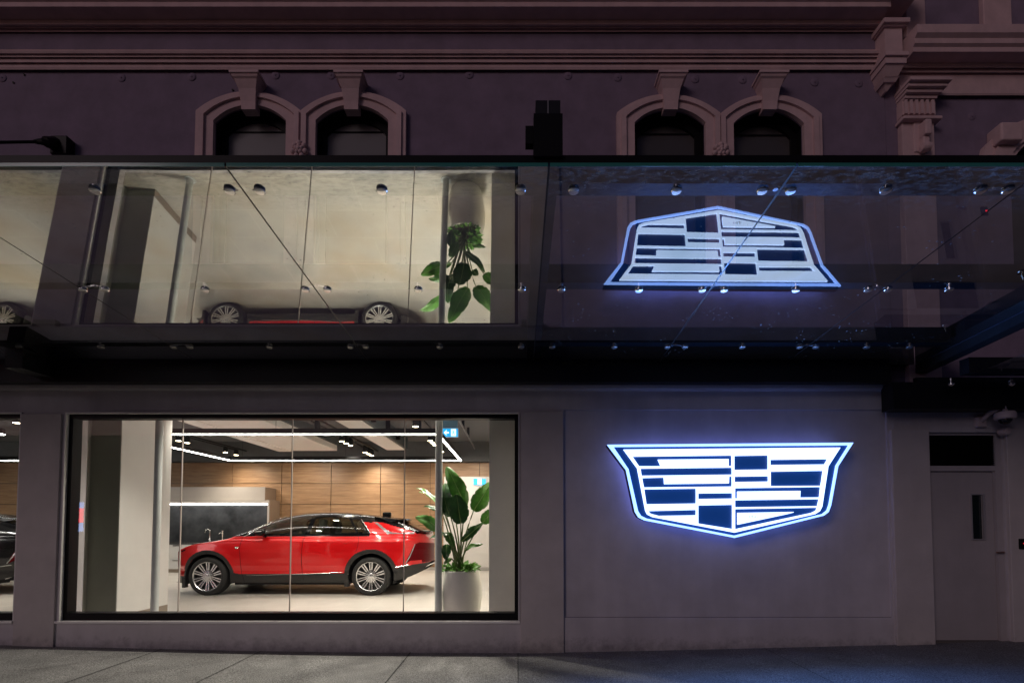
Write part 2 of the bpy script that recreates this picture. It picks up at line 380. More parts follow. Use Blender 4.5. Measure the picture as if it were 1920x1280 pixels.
# lintel mouldings under the canopy
MB().extr([(0, zz(731, -.06)), (-.05, zz(731, -.06)), (-.075, zz(727, -.075)), (-.09, zz(720, -.09)), (-.09, zz(717, -.09)), (0, zz(715, -.09))], BX0, BX1 - .1).build('string_course', ALU, building)
# lit sills
for a, b_ in ((W0 - .05, W1 + .02), (L0, L1)):
    MB().cbox(a, b_, -.028, .12, WZ0 - .022, WZ0 + .004, .004).build('sill', mat('sill_paint', (.86, .85, .83), .5), building)
# shop window frames and glass
def shop_window(x0, x1, mull, name_l):
    z0, z1 = WZ0 + .006, WZ1
    fr = MB().plate(rect(x0, x1, z0, z1), [rect(x0 + .05, x1 - .045, z0 + .085, z1 - .05)], .03, .16)
    f = fr.build('shop_window', BLACK, building); f['label'] = name_l
    # outer pale reveal edge
    MB().plate(rect(x0 - .012, x1 + .012, WZ0 + .005, z1 + .014), [rect(x0 + .001, x1 - .001, z0, z1 - .002)], -.018, .03).build('reveal_trim', mat('trim_pale', (.72, .70, .69), .5), f)
    edges = [x0 + .05] + mull + [x1 - .045]
    for a, b_ in zip(edges[:-1], edges[1:]):
        MB().add([(a + .004, .09, z0 + .085), (b_ - .004, .09, z0 + .085), (b_ - .004, .09, z1 - .05), (a + .004, .09, z1 - .05)], [(0, 1, 2, 3)]).build('pane', FRAMEGLASS, f)
    for m_ in mull:
        MB().box(m_ - .0045, m_ + .0045, .086, .106, z0 + .085, z1 - .05).build('glazing_joint', JOINT, f)
    return f
shop_window(W0, W1, [xx(339, .1), xx(546, .1), xx(757.8, .1)], 'wide black framed shop window in front of the red car')
shop_window(L0, L1, [xx(-210, .1), xx(-420, .1), xx(-640, .1)], 'black framed shop window beside the left edge of the photo')
MB().box(L1 - .065, L1 - .05, .075, .115, WZ0 + .09, WZ1 - .05).build('glass_edge', GEDGE, building)

# arched upper windows
for i, w in enumerate(wins):
    x0, x1, zs, rise = win_dims(w)
    def ring(d_in, d_out, yf, name, parent=None):
        o0, o1 = x0 - d_out, x1 + d_out
        cx_ = (wins_mid[i // 2])
        if i % 2 == 0: o1 = min(o1, cx_ - .001)
        else: o0 = max(o0, cx_ + .001)
        outer = [(o0, SILLZ - .02)] + arc(o0 if i % 2 else x0 - d_out, o1 if i % 2 == 0 else x1 + d_out, zs + d_out * .55, rise * (1 + d_out * 1.1)) + [(o1, SILLZ - .02)]
        i0, i1 = x0 - d_in, x1 + d_in
        if i % 2 == 0: i1 = min(i1, cx_ - .004)
        else: i0 = max(i0, cx_ + .004)
        inner = [(i0, SILLZ - .021)] + arc(i0, i1, zs + d_in * .55, rise * (1 + d_in * 1.1)) + [(i1, SILLZ - .021)]
        mb = MB(); n = len(outer); k = 0
        pts = [(p, yf) for p in outer] + [(p, yf) for p in inner] + [(p, .01) for p in outer] + [(p, yf + .05) for p in inner]
        mb.v = [Vector((p[0], y, p[1])) for p, y in pts]
        for j in range(n - 1):
            mb.f += [(j, j + 1, n + j + 1, n + j), (j + 1, j, 2 * n + j, 2 * n + j + 1), (n + j, n + j + 1, 3 * n + j + 1, 3 * n + j)]
        return mb.build(name, TRIM, parent, recalc=False)
    wins_mid = [(xx(567, 0, 230)), (xx(1347, 0, 230))]
    fr = MB()
    ho = [(x0 - .02, SILLZ)] + arc(x0 - .02, x1 + .02, zs, rise) + [(x1 + .02, SILLZ)]
    hi = [(x0 + .07, SILLZ + .07)] + arc(x0 + .07, x1 - .07, zs - .05, rise * .9) + [(x1 - .07, SILLZ + .07)]
    f = fr.plate(ho, [hi], .12, .2).build('arched_window', BLACK, building)
    f['label'] = ['leftmost arched upper window', 'second arched upper window from the left', 'arched upper window right of the canopy beam', 'rightmost arched upper window of the pairs'][i]
    gp = [(x0 + .065, SILLZ + .06)] + arc(x0 + .065, x1 - .065, zs - .045, rise * .9) + [(x1 - .065, SILLZ + .06)]
    MB().plate(gp, [], .155, .165).build('pane', mat('pane_grey_reflect', (.20, .20, .20), .25) if i < 2 else mat('pane_dim', (.07, .065, .065), .25), f)  # sky reflection put into the pane colour, darker on the right pair
    MB().box(x0 + .075, x1 - .075, .145, .156, zs - .0, zs + .018).build('transom_bar', BLACK, f)
    # black lining of the deep reveal
    rv = MB(); pr = [(x0 + .001, SILLZ)] + arc(x0 + .001, x1 - .001, zs, rise - .001) + [(x1 - .001, SILLZ)]; n = len(pr)
    rv.v = [Vector((p[0], .012, p[1])) for p in pr] + [Vector((p[0], .121, p[1])) for p in pr]
    rv.f = [(j, j + 1, n + j + 1, n + j) for j in range(n - 1)]
    rv.build('reveal_lining', BLACK, f)
    ring(0.0, .11, -.055, 'surround', f); ring(.105, .165, -.085, 'surround_moulding', f); ring(.16, .215, -.06, 'surround_edge', f)
    MB().cbox(x0 - .12, x1 + .12, -.09, .2, SILLZ - .12, SILLZ - .021, .01).build('window_sill', TRIM, f)
    # keystone: flares upward and leans out
    kc = (x0 + x1) / 2 + .0; zt = zz(131, -.215, (w[0] + w[1]) / 2); zb = zz(205, -.09, (w[0] + w[1]) / 2); ks = MB()
    prof = [(0, .085, -.09), (.25, .088, -.10), (.6, .105, -.13), (.82, .135, -.17), (.86, .15, -.19), (.92, .16, -.20), (.93, .175, -.215), (1, .175, -.215)]
    for t, hw, y in prof:
        z = lerp(zb, zt, t); ks.v += [Vector((kc - hw, y, z)), Vector((kc + hw, y, z)), Vector((kc + hw, .02, z)), Vector((kc - hw, .02, z))]
    for j in range(len(prof) - 1):
        for q in range(4): a = j * 4 + q; b_ = j * 4 + (q + 1) % 4; ks.f.append((a, b_, b_ + 4, a + 4))
    ks.f += [(3, 2, 1, 0), tuple(len(prof) * 4 - 4 + q for q in range(4))]
    ks.build('keystone', TRIM, f)
# carved rosettes between the arches
for px_, py_ in ((561, 281), (1352, 284)):
    c = at(px_, py_, -.09); mb = MB()
    for ring_n, rad, sz in ((7, .075, .036), (5, .035, .03), (1, 0, .03)):
        for j in range(ring_n):
            a = 2 * math.pi * j / ring_n + rad * 9; cc = c + Vector((rad * math.cos(a), -.02 + rad * .25, rad * 1.1 * math.sin(a)))
            mb.lathe([(.002, -.03), (sz * .7, -.02), (sz, 0), (sz * .8, .02)], cc, 'y', 8)
    mb.build('rosette', TRIM, building, smooth=True)
    MB().cbox(c.x - .05, c.x + .05, -.088, 0, c.z - .35, c.z + .02, .012).build('rosette_bracket', TRIM, building)
# round tie plates along the wall
for px_, py_ in ((5, 147), (228, 147), (360, 145), (517, 142), (621, 142), (750, 143), (880, 141), (1065, 143), (1158, 146), (1303, 149), (1392, 150), (1527, 155), (1610, 157)):
    c = at(px_, py_, 0)
    MB().lathe([(.05, 0), (.05, -.006), (.045, -.010), (.012, -.0105), (.010, -.017), (.002, -.018)], c, 'y', 18).build('tie_plate', WALL_UP, building, smooth=True, angle=40)
for px_, py_ in ((26, 156), (46, 141), (437, 170)):
    c = at(px_, py_, 0); MB().lathe([(.012, 0), (.012, -.012), (.002, -.014)], c, 'y', 10).build('bolt_stub', BLACKSAT, building)
# cornice
def zc(py, Y): return zz(py, Y, 900)
CORN = [(0.0, zc(131, 0)), (-.035, zc(131, -.035)), (-.045, zc(126, -.045)), (-.045, zc(118, -.045)), (-.07, zc(117, -.07)), (-.07, zc(108, -.07)), (-.095, zc(107, -.095)), (-.095, zc(103, -.095)),
        (-.12, zc(100, -.12)), (-.13, zc(95, -.13)), (-.06, zc(94, -.13) + .01), (-.06, zc(60, -.06)), (-.085, zc(60, -.085)), (-.085, zc(54, -.085)), (-.11, zc(53, -.11)), (-.12, zc(49, -.12)), (-.15, zc(46, -.15)),
        (-.16, zc(37, -.16)), (-.31, zc(37, -.16) + .004), (-.31, zc(37, -.16) + .06), (-.34, zc(37, -.16) + .075), (-.34, zc(37, -.16) + .13), (-.39, zc(37, -.16) + .17), (-.40, zc(37, -.16) + .26), (0, zc(37, -.16) + .30)]
CX1 = xx(1648, -.1, 80)
MB().extr(CORN, BX0, CX1).build('cornice', TRIM, building)
MB().box(BX0, CX1 - .001, -.0625, -.0605, zc(93, -.06), zc(61.5, -.06)).build('frieze', WALL_UP, building)
# corner drop bracket at the end of the cornice
cb = MB(); z0 = zz(37, -.16)
bx0, bx1 = xx(1664, -.26, 80), xx(1697, -.26, 80)
for y, xa, xb, za, zb_ in ((-.22, 0, 0, zz(97, -.22, 1670), zz(45, -.22, 1670)), (-.25, -.02, .02, zz(118, -.25, 1670), zz(101, -.25, 1670)), (-.275, -.035, .035, zz(103, -.275, 1670), zz(96, -.275, 1670)), (-.25, -.025, .035, zz(48, -.25, 1670), zz(40, -.25, 1670)), (-.28, -.045, .055, zz(41, -.28, 1670), zz(33, -.28, 1670))):
    cb.box(bx0 + xa, bx1 + xb, y, .0, za, zb_)
def frus(mb, cx_, hw0, hw1, y0, y1, za, zb_):
    mb.add([(cx_ - hw0, y0, za), (cx_ + hw0, y0, za), (cx_ + hw0, 0, za), (cx_ - hw0, 0, za), (cx_ - hw1, y1, zb_), (cx_ + hw1, y1, zb_), (cx_ + hw1, 0, zb_), (cx_ - hw1, 0, zb_)],
           [(0, 3, 2, 1), (4, 5, 6, 7), (0, 1, 5, 4), (1, 2, 6, 5), (2, 3, 7, 6), (3, 0, 4, 7)])
cxm = (bx0 + bx1) / 2
frus(cb, cxm, .075, .115, -.17, -.235, zz(140, -.2, 1670), zz(119, -.24, 1670))
frus(cb, cxm, .07, .095, -.14, -.17, zz(150, -.17, 1670), zz(143, -.17, 1670)); frus(cb, cxm, .01, .065, -.08, -.135, zz(169, -.1, 1670), zz(151, -.135, 1670))
cb.build('corner_bracket', TRIM, building)
MB().cbox(CX1 - .12, CX1 + .30, -.46, 0, z0 + .10, z0 + .40, .02).build('cornice_return', TRIM, building)

# ---------------------------------------------------------------- neighbouring building on the right
NX0 = BX1 + .002
nb = thing('neighbouring_building', 'dark mauve neighbouring building with fluted pilaster and plain grey service door', 'building', (5.6, 0, 0))
DX0, DX1, DZ1 = xx(1743), xx(1887), zz(810)
gzd = ground_z(5.2)
aw = (1893, 2040, 300, 262)
x0, x1, zs, rise = win_dims(aw)
hole_a = [(x0, SILLZ), (x1, SILLZ)] + arc(x0, x1, zs, rise)[::-1]
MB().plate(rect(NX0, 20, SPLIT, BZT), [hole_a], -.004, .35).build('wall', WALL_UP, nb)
MB().plate([(NX0, -.2), (DX0, -.2), (DX0, DZ1), (DX1, DZ1), (DX1, -.2), (20, -.2), (20, SPLIT - .001), (NX0, SPLIT - .001)], [], 0.0, .3).build('ground_floor_wall', WALL_LO, nb)
MB().cbox(xx(1672), DX0 - .002, -.04, .05, -.2, zz(806), .006).build('pier', PIER, nb)
MB().cbox(DX1 + .004, 9.5, -.04, .05, -.2, zz(804), .006).build('pier', PIER, nb)
# arched window, mostly out of frame
f = MB().plate([(x0 - .01, SILLZ)] + arc(x0 - .01, x1 + .01, zs, rise) + [(x1 + .01, SILLZ)], [], .15, .2).build('arched_window', DARKPANE, nb)
so = [(x0 - .40, zs - .3), (x0 - .40, zs - .05)] + arc(x0 - .36, x1 + .36, zs + .12, rise * 1.5) + [(x1 + .4, zs - .05), (x1 + .4, zs - .3)]
si = [(x1 + .001, zs - .3)] + arc(x0, x1, zs, rise)[::-1] + [(x0 - .001, zs - .3)]
MB().plate(so + si, [], -.08, .0).build('surround', TRIM, f)
MB().plate([(x0 - .28, zs - .32), (x0 - .28, zs)] + arc(x0 - .24, x1 + .24, zs + .09, rise * 1.35) + [(x1 + .28, zs), (x1 + .28, zs - .32)] + [(x1 + .06, zs - .32)] + arc(x0 - .06, x1 + .06, zs + .02, rise)[::-1] + [(x0 - .06, zs - .32)], [], -.11, -.082).build('surround_moulding', TRIM, f)
MB().cbox(x0 - .28, x0 - .02, -.2, 0, zz(262, -.2, 1905), zz(228, -.2, 1905), .02).build('keystone', TRIM, f)
# pilaster with fluted capital and scroll
pa, pb = xx(1692, -.08, 250), xx(1752, -.08, 250)
MB().cbox(pa, pb, -.08, 0, SPLIT, zz(217, -.08, 1720), .006).build('pilaster', TRIM, nb)
cap = MB(); za, zb_ = zz(213, -.12, 1720), zz(187, -.12, 1720)
cap.box(pa - .005, pb + .005, -.10, 0, zz(215.5, -.1, 1720), zb_)
for j in range(6):
    t0 = lerp(pa, pb, (j + .08) / 6); t1 = lerp(pa, pb, (j + .62) / 6); cap.box(t0, t1, -.125, -.1, za, zb_)
cap.cbox(pa - .03, pb + .05, -.15, 0, zz(222, -.15, 1720), zz(216, -.15, 1720), .01)
for j, (d_, y) in enumerate(((.0, -.14), (.03, -.18), (.06, -.22), (.085, -.26))):
    cap.box(pa - d_ * .3, pb + d_, y, 0, zb_ + .004 + j * .04, zb_ + .042 + j * .04)
cap.build('capital', TRIM, nb)
scx = xx(1733, -.12, 250); sc = MB()
sc.cbox(scx - .045, scx + .035, -.20, -.075, zz(250, -.2, 1733), zz(222, -.2, 1733), .015)
sc.cbox(scx - .04, scx + .035, -.16, -.075, zz(275, -.2, 1733), zz(248, -.2, 1733), .012)
sc.lathe([(.004, -.06), (.05, -.05), (.055, 0), (.05, .05), (.004, .06)], (scx, -.13, zz(276, -.13, 1733)), 'x', 16)
sc.cbox(scx - .1, scx + .01, -.095, -.07, zz(284, -.1, 1733), zz(224, -.1, 1733), .01)
sc.build('scroll_bracket', TRIM, nb)
def zn(py, Y): return zz(py, Y, 1800)
NC = [(0, zn(179, 0)), (-.05, zn(179, -.05)), (-.06, zn(175, -.06)), (-.06, zn(137, -.06)), (-.09, zn(136, -.09)), (-.09, zn(128, -.09)), (-.12, zn(127, -.12)), (-.14, zn(118, -.14)), (-.28, zn(118, -.14) + .004), (-.28, zn(118, -.14) + .06),
      (-.31, zn(118, -.14) + .08), (-.31, zn(118, -.14) + .14), (-.35, zn(118, -.14) + .17), (-.35, zn(118, -.14) + .27), (-.02, zn(118, -.14) + .29)]
MB().extr(NC, xx(1702, -.2, 100), 20).build('cornice', TRIM, nb)
zt = zn(118, -.14) + .28
for a, b_ in ((1700, 1736), (1845, 1898)):
    MB().cbox(xx(a, -.07, 40), xx(b_, -.07, 40), -.07, 0, zt - .1, BZT, .01).build('pilaster_strip', TRIM, nb)
    MB().cbox(xx(a, -.07, 40) - .06, xx(b_, -.07, 40) + .07, -.11, 0, zt - .1, zt + .09, .01).build('pilaster_base', TRIM, nb)
c = at(1821, 219, 0)
MB().lathe([(.05, 0), (.05, -.006), (.045, -.010), (.012, -.0105), (.010, -.017), (.002, -.018)], c, 'y', 18).build('tie_plate', WALL_UP, nb, smooth=True, angle=40)
# service door
fr0, fr1 = DX0 + .004, DX1 - .004
ztr = zz(877, .08, 1812)
dr = MB().plate([(fr0, gzd - .05), (fr0 + .035, gzd - .05), (fr0 + .035, ztr - .04), (fr1 - .075, ztr - .04), (fr1 - .075, gzd - .05), (fr1, gzd - .05), (fr1, DZ1 - .002), (fr0, DZ1 - .002)], [rect(fr0 + .012, fr1 - .06, ztr + .022, DZ1 - .03)], .035, .15).build('service_door', ALU, nb)
dr['label'] = 'plain grey steel door with narrow vision panel'
lx0, lx1 = fr0 + .04, fr1 - .08
vp0, vp1, vz0, vz1 = xx(1822, .07), xx(1843, .07), zz(1010, .07), zz(927, .07)
MB().plate(rect(lx0, lx1, gzd + .015, ztr - .045), [rect(vp0, vp1, vz0, vz1)], .07, .115).build('door_leaf', DOORM, dr)
MB().plate(rect(vp0 - .01, vp1 + .025, vz0 - .012, vz1 + .012), [rect(vp0 + .004, vp1 - .001, vz0 + .002, vz1 - .002)], .058, .0695).build('vision_frame', mat('pale_metal', (.55, .53, .54), .4, .6), dr)
MB().box(vp0 - .005, vp1 + .005, .085, .093, vz0 - .005, vz1 + .005).build('vision_pane', mat('door_pane', (.012, .02, .022), .08), dr)
RED = mat('red_indicator', (.5, .01, .02), .4, emit=(1, .02, .04), estr=2.2)
hz = zz(1039, .07); hx = xx(1872, .07)
hd = MB().cbox(hx - .02, hx + .02, .05, .072, hz - .075, hz + .075, .005)
hd.tube([(hx, .06, hz + .03), (hx, .01, hz + .03), (hx - .02, .0, hz + .03), (hx - .1, .0, hz + .028)], .009)
hd.build('door_handle', mat('bronze', (.36, .2, .17), .35, .8), dr)
lv = MB(); zlo, zhi = ztr + .024, DZ1 - .032; nl = 16
for j in range(nl):
    z = lerp(zlo, zhi, (j + .2) / nl); lv.add([(fr0 + .014, .05, z), (fr1 - .062, .05, z), (fr1 - .062, .085, z + .03), (fr0 + .014, .085, z + .03), (fr0 + .014, .05, z + .004), (fr1 - .062, .05, z + .004), (fr1 - .062, .085, z + .034), (fr0 + .014, .085, z + .034)],
                                              [(0, 1, 5, 4), (0, 3, 2, 1), (4, 5, 6, 7)])
lv.build('louvre', BLACK, dr)
MB().box(fr0 + .012, fr1 - .061, .1, .11, zlo - .002, zhi + .002).build('louvre_backing', BLACK, dr)
MB().box(DX0, DX1, .02, .3, -.2, gzd + .012).build('threshold', mat('threshold_stone', (.12, .11, .1), .8), nb)
MB().box(DX0 - .1, DX1 + .1, .16, .3, gzd - .1, DZ1 + .05).build('door_backing', BLACK, nb)
# keypad with red light, on the right pier
kp = at(1914, 1019, -.04)
k_ = thing('keypad', 'small black keypad with glowing red light beside the service door', 'keypad', (kp.x, -.04, kp.z - .06))
MB().cbox(kp.x - .03, kp.x + .05, -.065, -.041, kp.z - .06, kp.z + .06, .006).build('body', BLACK, k_)
MB().lathe([(.012, 0), (.012, -.006), (.001, -.008)], (kp.x + .022, -.065, kp.z + .005), 'y', 12).build('indicator', RED, k_)
# dome camera on its wall arm
cc = at(1884, 780, -.22)
sc_ = thing('security_camera', 'white dome security camera on a wall arm above the service door', 'camera', (cc.x, -.04, cc.z))
CAMW = mat('camera_white', (.62, .52, .52), .45)
MB().cbox(cc.x - .16, cc.x - .05, -.05, 0, cc.z - .09, cc.z + .03, .008).build('mounting_plate', CAMW, sc_)
MB().tube([(cc.x - .1, -.04, cc.z - .02), (cc.x - .08, -.1, cc.z + .05), (cc.x - .03, -.17, cc.z + .10), (cc.x, -.22, cc.z + .105), (cc.x + .005, -.225, cc.z + .04)], .026, 12).build('arm', CAMW, sc_, smooth=True)
MB().lathe([(.03, .06), (.085, .048), (.098, .03), (.10, -.02), (.09, -.035), (.06, -.036)], (cc.x, -.225, cc.z), 'z', 28).build('housing', CAMW, sc_, smooth=True, angle=35)
MB().lathe([(.066, -.032), (.06, -.06), (.04, -.085), (.012, -.096), (.001, -.097)], (cc.x, -.225, cc.z), 'z', 24).build('dome', DARKPANE, sc_, smooth=True)
jb = at(1857, 773, -.02)
tag(MB().cbox(jb.x - .06, jb.x + .06, -.07, 0.0, jb.z - .045, jb.z + .04, .006).build('junction_box', mat('box_beige', (.3, .25, .2), .6)), 'small beige junction box left of the dome camera', 'junction box')
sd = at(1880, 809, -.05)
tag(MB().lathe([(.035, .03), (.05, .02), (.05, -.04), (.04, -.06), (.012, -.066), (.001, -.067)], (sd.x, -.05, sd.z), 'y', 20).build('door_sensor', CAMW, smooth=True, angle=40), 'small round white sensor at the top corner of the service door', 'sensor')

# ---------------------------------------------------------------- glass canopy
CANA = R(4.424); SL = math.tan(CANA); GZ0 = 1.52 + .3110 * 6.06          # glass height at the wall, slope up to the street
def gz(y): return GZ0 - SL * y
PN = Vector((0, math.sin(CANA), math.cos(CANA))); PP = Vector((0, 0, GZ0))
FRONT = at_plane(960, 312, PP, PN).y
canopy = thing('glass_canopy', 'long glass and black steel street canopy fixed above the shopfront', 'canopy', (-2, 0, GZ0))
jx = [-9.6, -7.65, -5.7, -3.74, at_plane(425, 315, PP, PN).x, at_plane(1029, 315, PP, PN).x, at_plane(1490, 318, PP, PN).x, at_plane(1900, 360, PP, PN).x, 4.72]
TH = .019
for a, b_ in zip(jx[:-1], jx[1:]):
    a2, b2 = a + .006, b_ - .006; y0, y1 = FRONT, -.02
    MB().add([(a2, y0, gz(y0)), (b2, y0, gz(y0)), (b2, y1, gz(y1)), (a2, y1, gz(y1))], [(3, 2, 1, 0)]).build('glass_pane', CANOPY if b_ < .5 else CANOPY2, canopy)
    MB().box(a2, b2, y0 - .004, y0, gz(y0) - .002, gz(y0) + TH).build('pane_edge', GEDGE, canopy)
for j in jx[1:-1]:
    MB().add([(j - .0062, FRONT, gz(FRONT) + .001), (j + .0062, FRONT, gz(FRONT) + .001), (j + .0062, -.02, gz(-.02) + .001), (j - .0062, -.02, gz(-.02) + .001)], [(3, 2, 1, 0)]).build('joint_seal', mat('black_seal', (.015, .015, .016), .3), canopy)
rows = []
for pyb, p_lo, p_hi in ((364, 344, 318), (548.5, 530, 495), (654.5, 642, 613)):
    y = at_plane(970, pyb, PP - Vector((0, 0, .03)), PN).y
    rows.append((y, zz(p_lo, y - .02) - gz(y), zz(p_hi, y - .02) - gz(y)))
print('rows', rows, FRONT)
for y, h0, h1 in rows:
    MB().box(jx[0], 4.70, y - .02, y + .10, gz(y) + h0, gz(y) + h1).build('purlin', STEEL_DK, canopy)
MB().box(jx[0], 4.74, FRONT + .005, FRONT + .06, gz(FRONT) + TH + .003, gz(FRONT) + .072).build('front_rail', BLACK, canopy)
# main transverse beams
def beam(xc, hw=.074, lo=.05, hi=.40, yf=FRONT - .005):
    y1 = -.03; mb = MB()
    mb.add([(xc - hw, yf, gz(yf) + lo), (xc + hw, yf, gz(yf) + lo), (xc + hw, y1, gz(y1) + lo), (xc - hw, y1, gz(y1) + lo), (xc - hw, yf, gz(yf) + hi), (xc + hw, yf, gz(yf) + hi), (xc + hw, y1, gz(y1) + hi), (xc - hw, y1, gz(y1) + hi)],
           [(0, 3, 2, 1), (4, 5, 6, 7), (0, 1, 5, 4), (1, 2, 6, 5), (2, 3, 7, 6), (3, 0, 4, 7)])
    b_ = mb.build('beam', STEEL_DK, canopy)
    MB().box(xc - .004, xc + .004, yf - .006, yf - .0005, gz(yf) + hi - .085, gz(yf) + hi - .005).build('end_rib', mat('grey_rib', (.2, .2, .22), .3), b_)
    MB().box(xc - hw - .012, xc + hw + .012, yf - .012, yf + .10, gz(yf) + lo + .0, gz(yf) + hi - .09).build('end_cap', BLACK, b_)
    MB().box(xc - hw - .06, xc - hw - .013, yf + .02, yf + .07, gz(yf) + .15, gz(yf) + .26).build('cleat', BLACK, b_)
    MB().box(xc - .13, xc + .13, -.09, -.02, gz(0) - .12, gz(0) + .55).build('wall_plate', BLACK, b_)
    return b_
beam(jx[5] - .005); beam(-5.62)
# end beam, lit glass edge painted as a blue strip, at the step down to the neighbour
eb = MB(); xa, xb = 4.725, 4.86
for y, in ((FRONT,), (-.03,)):
    for x in (xa, xb):
        for h in (-.10, .24): eb.v.append(Vector((x, y, gz(y) + h)))
eb.f = [(0, 2, 3, 1), (4, 5, 7, 6), (0, 1, 5, 4), (2, 6, 7, 3), (1, 3, 7, 5), (0, 4, 6, 2)]
eb.build('end_beam', STEEL_DK, canopy)
MB().add([(4.715, FRONT, gz(FRONT) - .004), (4.7245, FRONT, gz(FRONT) - .004), (4.7245, -.05, gz(-.05) - .004), (4.715, -.05, gz(-.05) - .004)], [(3, 2, 1, 0)]).build('edge_strip', mat('edge_blue', (.2, .25, .4), .2, .5), canopy)
# fittings that hang the glass from the purlins
px_rows = [(365, [182, 433, 489, 717, 976, 1075, 1267, 1427, 1480, 1658, 1835, 1886]),
           (549, [-20, 159, 200, 387, 574, 615, 785, 978, 1052, 1197, 1315, 1356, 1490, 1625, 1662, 1776]),
           (655, [40, 193, 328, 359, 507, 658, 687, 825, 977, 1035, 1151, 1250, 1283, 1390, 1497, 1527, 1622, 1702])]
pairs = [[(433, 489), (1427, 1480), (1835, 1886)], [(159, 200), (574, 615), (1315, 1356), (1625, 1662)], [(328, 359), (658, 687), (1250, 1283), (1497, 1527)]]
for (y, h0, h1), (pyr, pxs), prs in zip(rows, px_rows, pairs):
    pos = {}
    for p in pxs:
        g = at_plane(p, pyr, PP - Vector((0, 0, .022)), PN); x = g.x; pos[p] = x; yb = y + .0; z = gz(yb)
        inpair = any(p in q for q in prs)
        top = z + h0 + (.0 if not inpair else -.028)
        mb = MB().lathe([(.001, -.017), (.029, -.0165), (.034, -.012), (.034, -.005), (.028, -.002)], (x, yb, z), 'z', 20)
        for v in mb.v: v.z -= SL * (v.y - yb)
        mb.lathe([(.0115, .002), (.0115, top - z - .004)], (x, yb, z), 'z', 10)
        mb.lathe([(.018, .001), (.018, .008), (.012, .010)], (x, yb, z), 'z', 16)
        if not inpair: mb.lathe([(.02, top - z - .012), (.02, top - z + .002)], (x, yb, z), 'z', 12)
        mb.build('glass_fitting', CHROME if pyr < 600 else mat('dimmed_steel', (.22, .21, .20), .45, .8), canopy, smooth=True, angle=40)  # third row: shade near the wall is put into a darker steel
    for a, b_ in prs:
        xm = (pos[a] + pos[b_]) / 2; z = gz(y)
        mb = MB().tube([(pos[a], y, z + h0 - .03), (xm, y + .015, z + h0 - .004), (pos[b_], y, z + h0 - .03)], .011, 8)
        mb.lathe([(.016, h0 - .02), (.016, h0 + .002)], (xm, y + .012, z), 'z', 12)
        mb.build('spider_arm', CHROME if pyr < 600 else mat('dimmed_steel'), canopy, smooth=True, angle=40)
# gutters along the wall
gx1 = 4.33
MB().box(jx[0], gx1, -.22, -.095, zz(716, -.22), zz(681, -.22)).build('gutter', BLACKSAT, canopy)
MB().box(jx[0], gx1, -.20, -.01, zz(681, -.22) + .001, zz(676, -.2) + .02).build('gutter_flashing', STEEL_DK, canopy)
MB().box(jx[0], 4.7, -.094, -.006, zz(681, -.22) + .03, gz(0) + .42).build('wall_flashing', BLACKSAT, canopy)
MB().box(-5.55, -5.36, -.60, -.221, zz(700, -.4), zz(664, -.4)).build('gutter_outlet', BLACK, canopy)
# the lower canopy of the neighbour
nc = thing('side_canopy', 'lower dark glass canopy above the service door, stepped below the long canopy', 'canopy', (6.5, 0, GZ0 - .33))
dz = -.33
MB().add([(4.88, FRONT, gz(FRONT) + dz), (9.5, FRONT, gz(FRONT) + dz), (9.5, -.02, gz(-.02) + dz), (4.88, -.02, gz(-.02) + dz)], [(3, 2, 1, 0)]).build('glass_pane', CANOPY2, nc)
for y, h0, h1 in rows: MB().box(4.88, 9.5, y - .02, y + .1, gz(y) + dz + h0, gz(y) + dz + h1).build('purlin', STEEL_DK, nc)
MB().box(gx1 + .002, 9.5, -.24, -.05, zz(766, -.24, 1750), zz(716, -.24, 1750)).build('gutter', BLACKSAT, nc)
MB().box(gx1 + .3, 9.5, -.21, -.16, zz(716, -.24, 1750) + .001, zz(709, -.24, 1750) + .02).build('pipe', STEEL_DK, nc)
for p in (1782, 1895):
    x = at(p, 697, -.40).x; z = gz(-.4) + dz
    mb = MB().lathe([(.001, -.036), (.018, -.034), (.034, -.02), (.034, -.006), (.0105, -.003), (.0105, .055)], (x, -.4, z), 'z', 16); mb.build('glass_fitting', CHROME, nc, smooth=True, angle=40)
for p in (1930,):
    x = at(p, 570, -1.475).x; z = gz(-1.475) + dz
    MB().lathe([(.001, -.036), (.018, -.034), (.034, -.02), (.034, -.006), (.0105, -.003), (.0105, .07)], (x, -1.475, z), 'z', 16).build('glass_fitting', CHROME, nc, smooth=True, angle=40)
# tie rod with its wall bracket, upper left
tr = at(112, 273, -.1)
t_ = thing('tie_rod', 'black canopy tie rod on a square wall bracket at the upper left', 'tie rod', (tr.x, 0, tr.z))
MB().cbox(tr.x - .1, tr.x + .1, -.12, 0, tr.z - .11, tr.z + .11, .008).build('bracket', BLACK, t_)
e1 = at(82, 266, -.22); e2 = at(-60, 268, -.75)
frm = MB().tube([at(105, 270, -.1), e1 + Vector((.02, 0, 0)), e1, at(65, 266, -.24)], .075, 10, r2=.022); frm.build('fork_end', BLACK, t_)
MB().tube([at(70, 266, -.24), e2, e2 + (e2 - e1) * 2], .016, 10).build('rod', BLACK, t_)

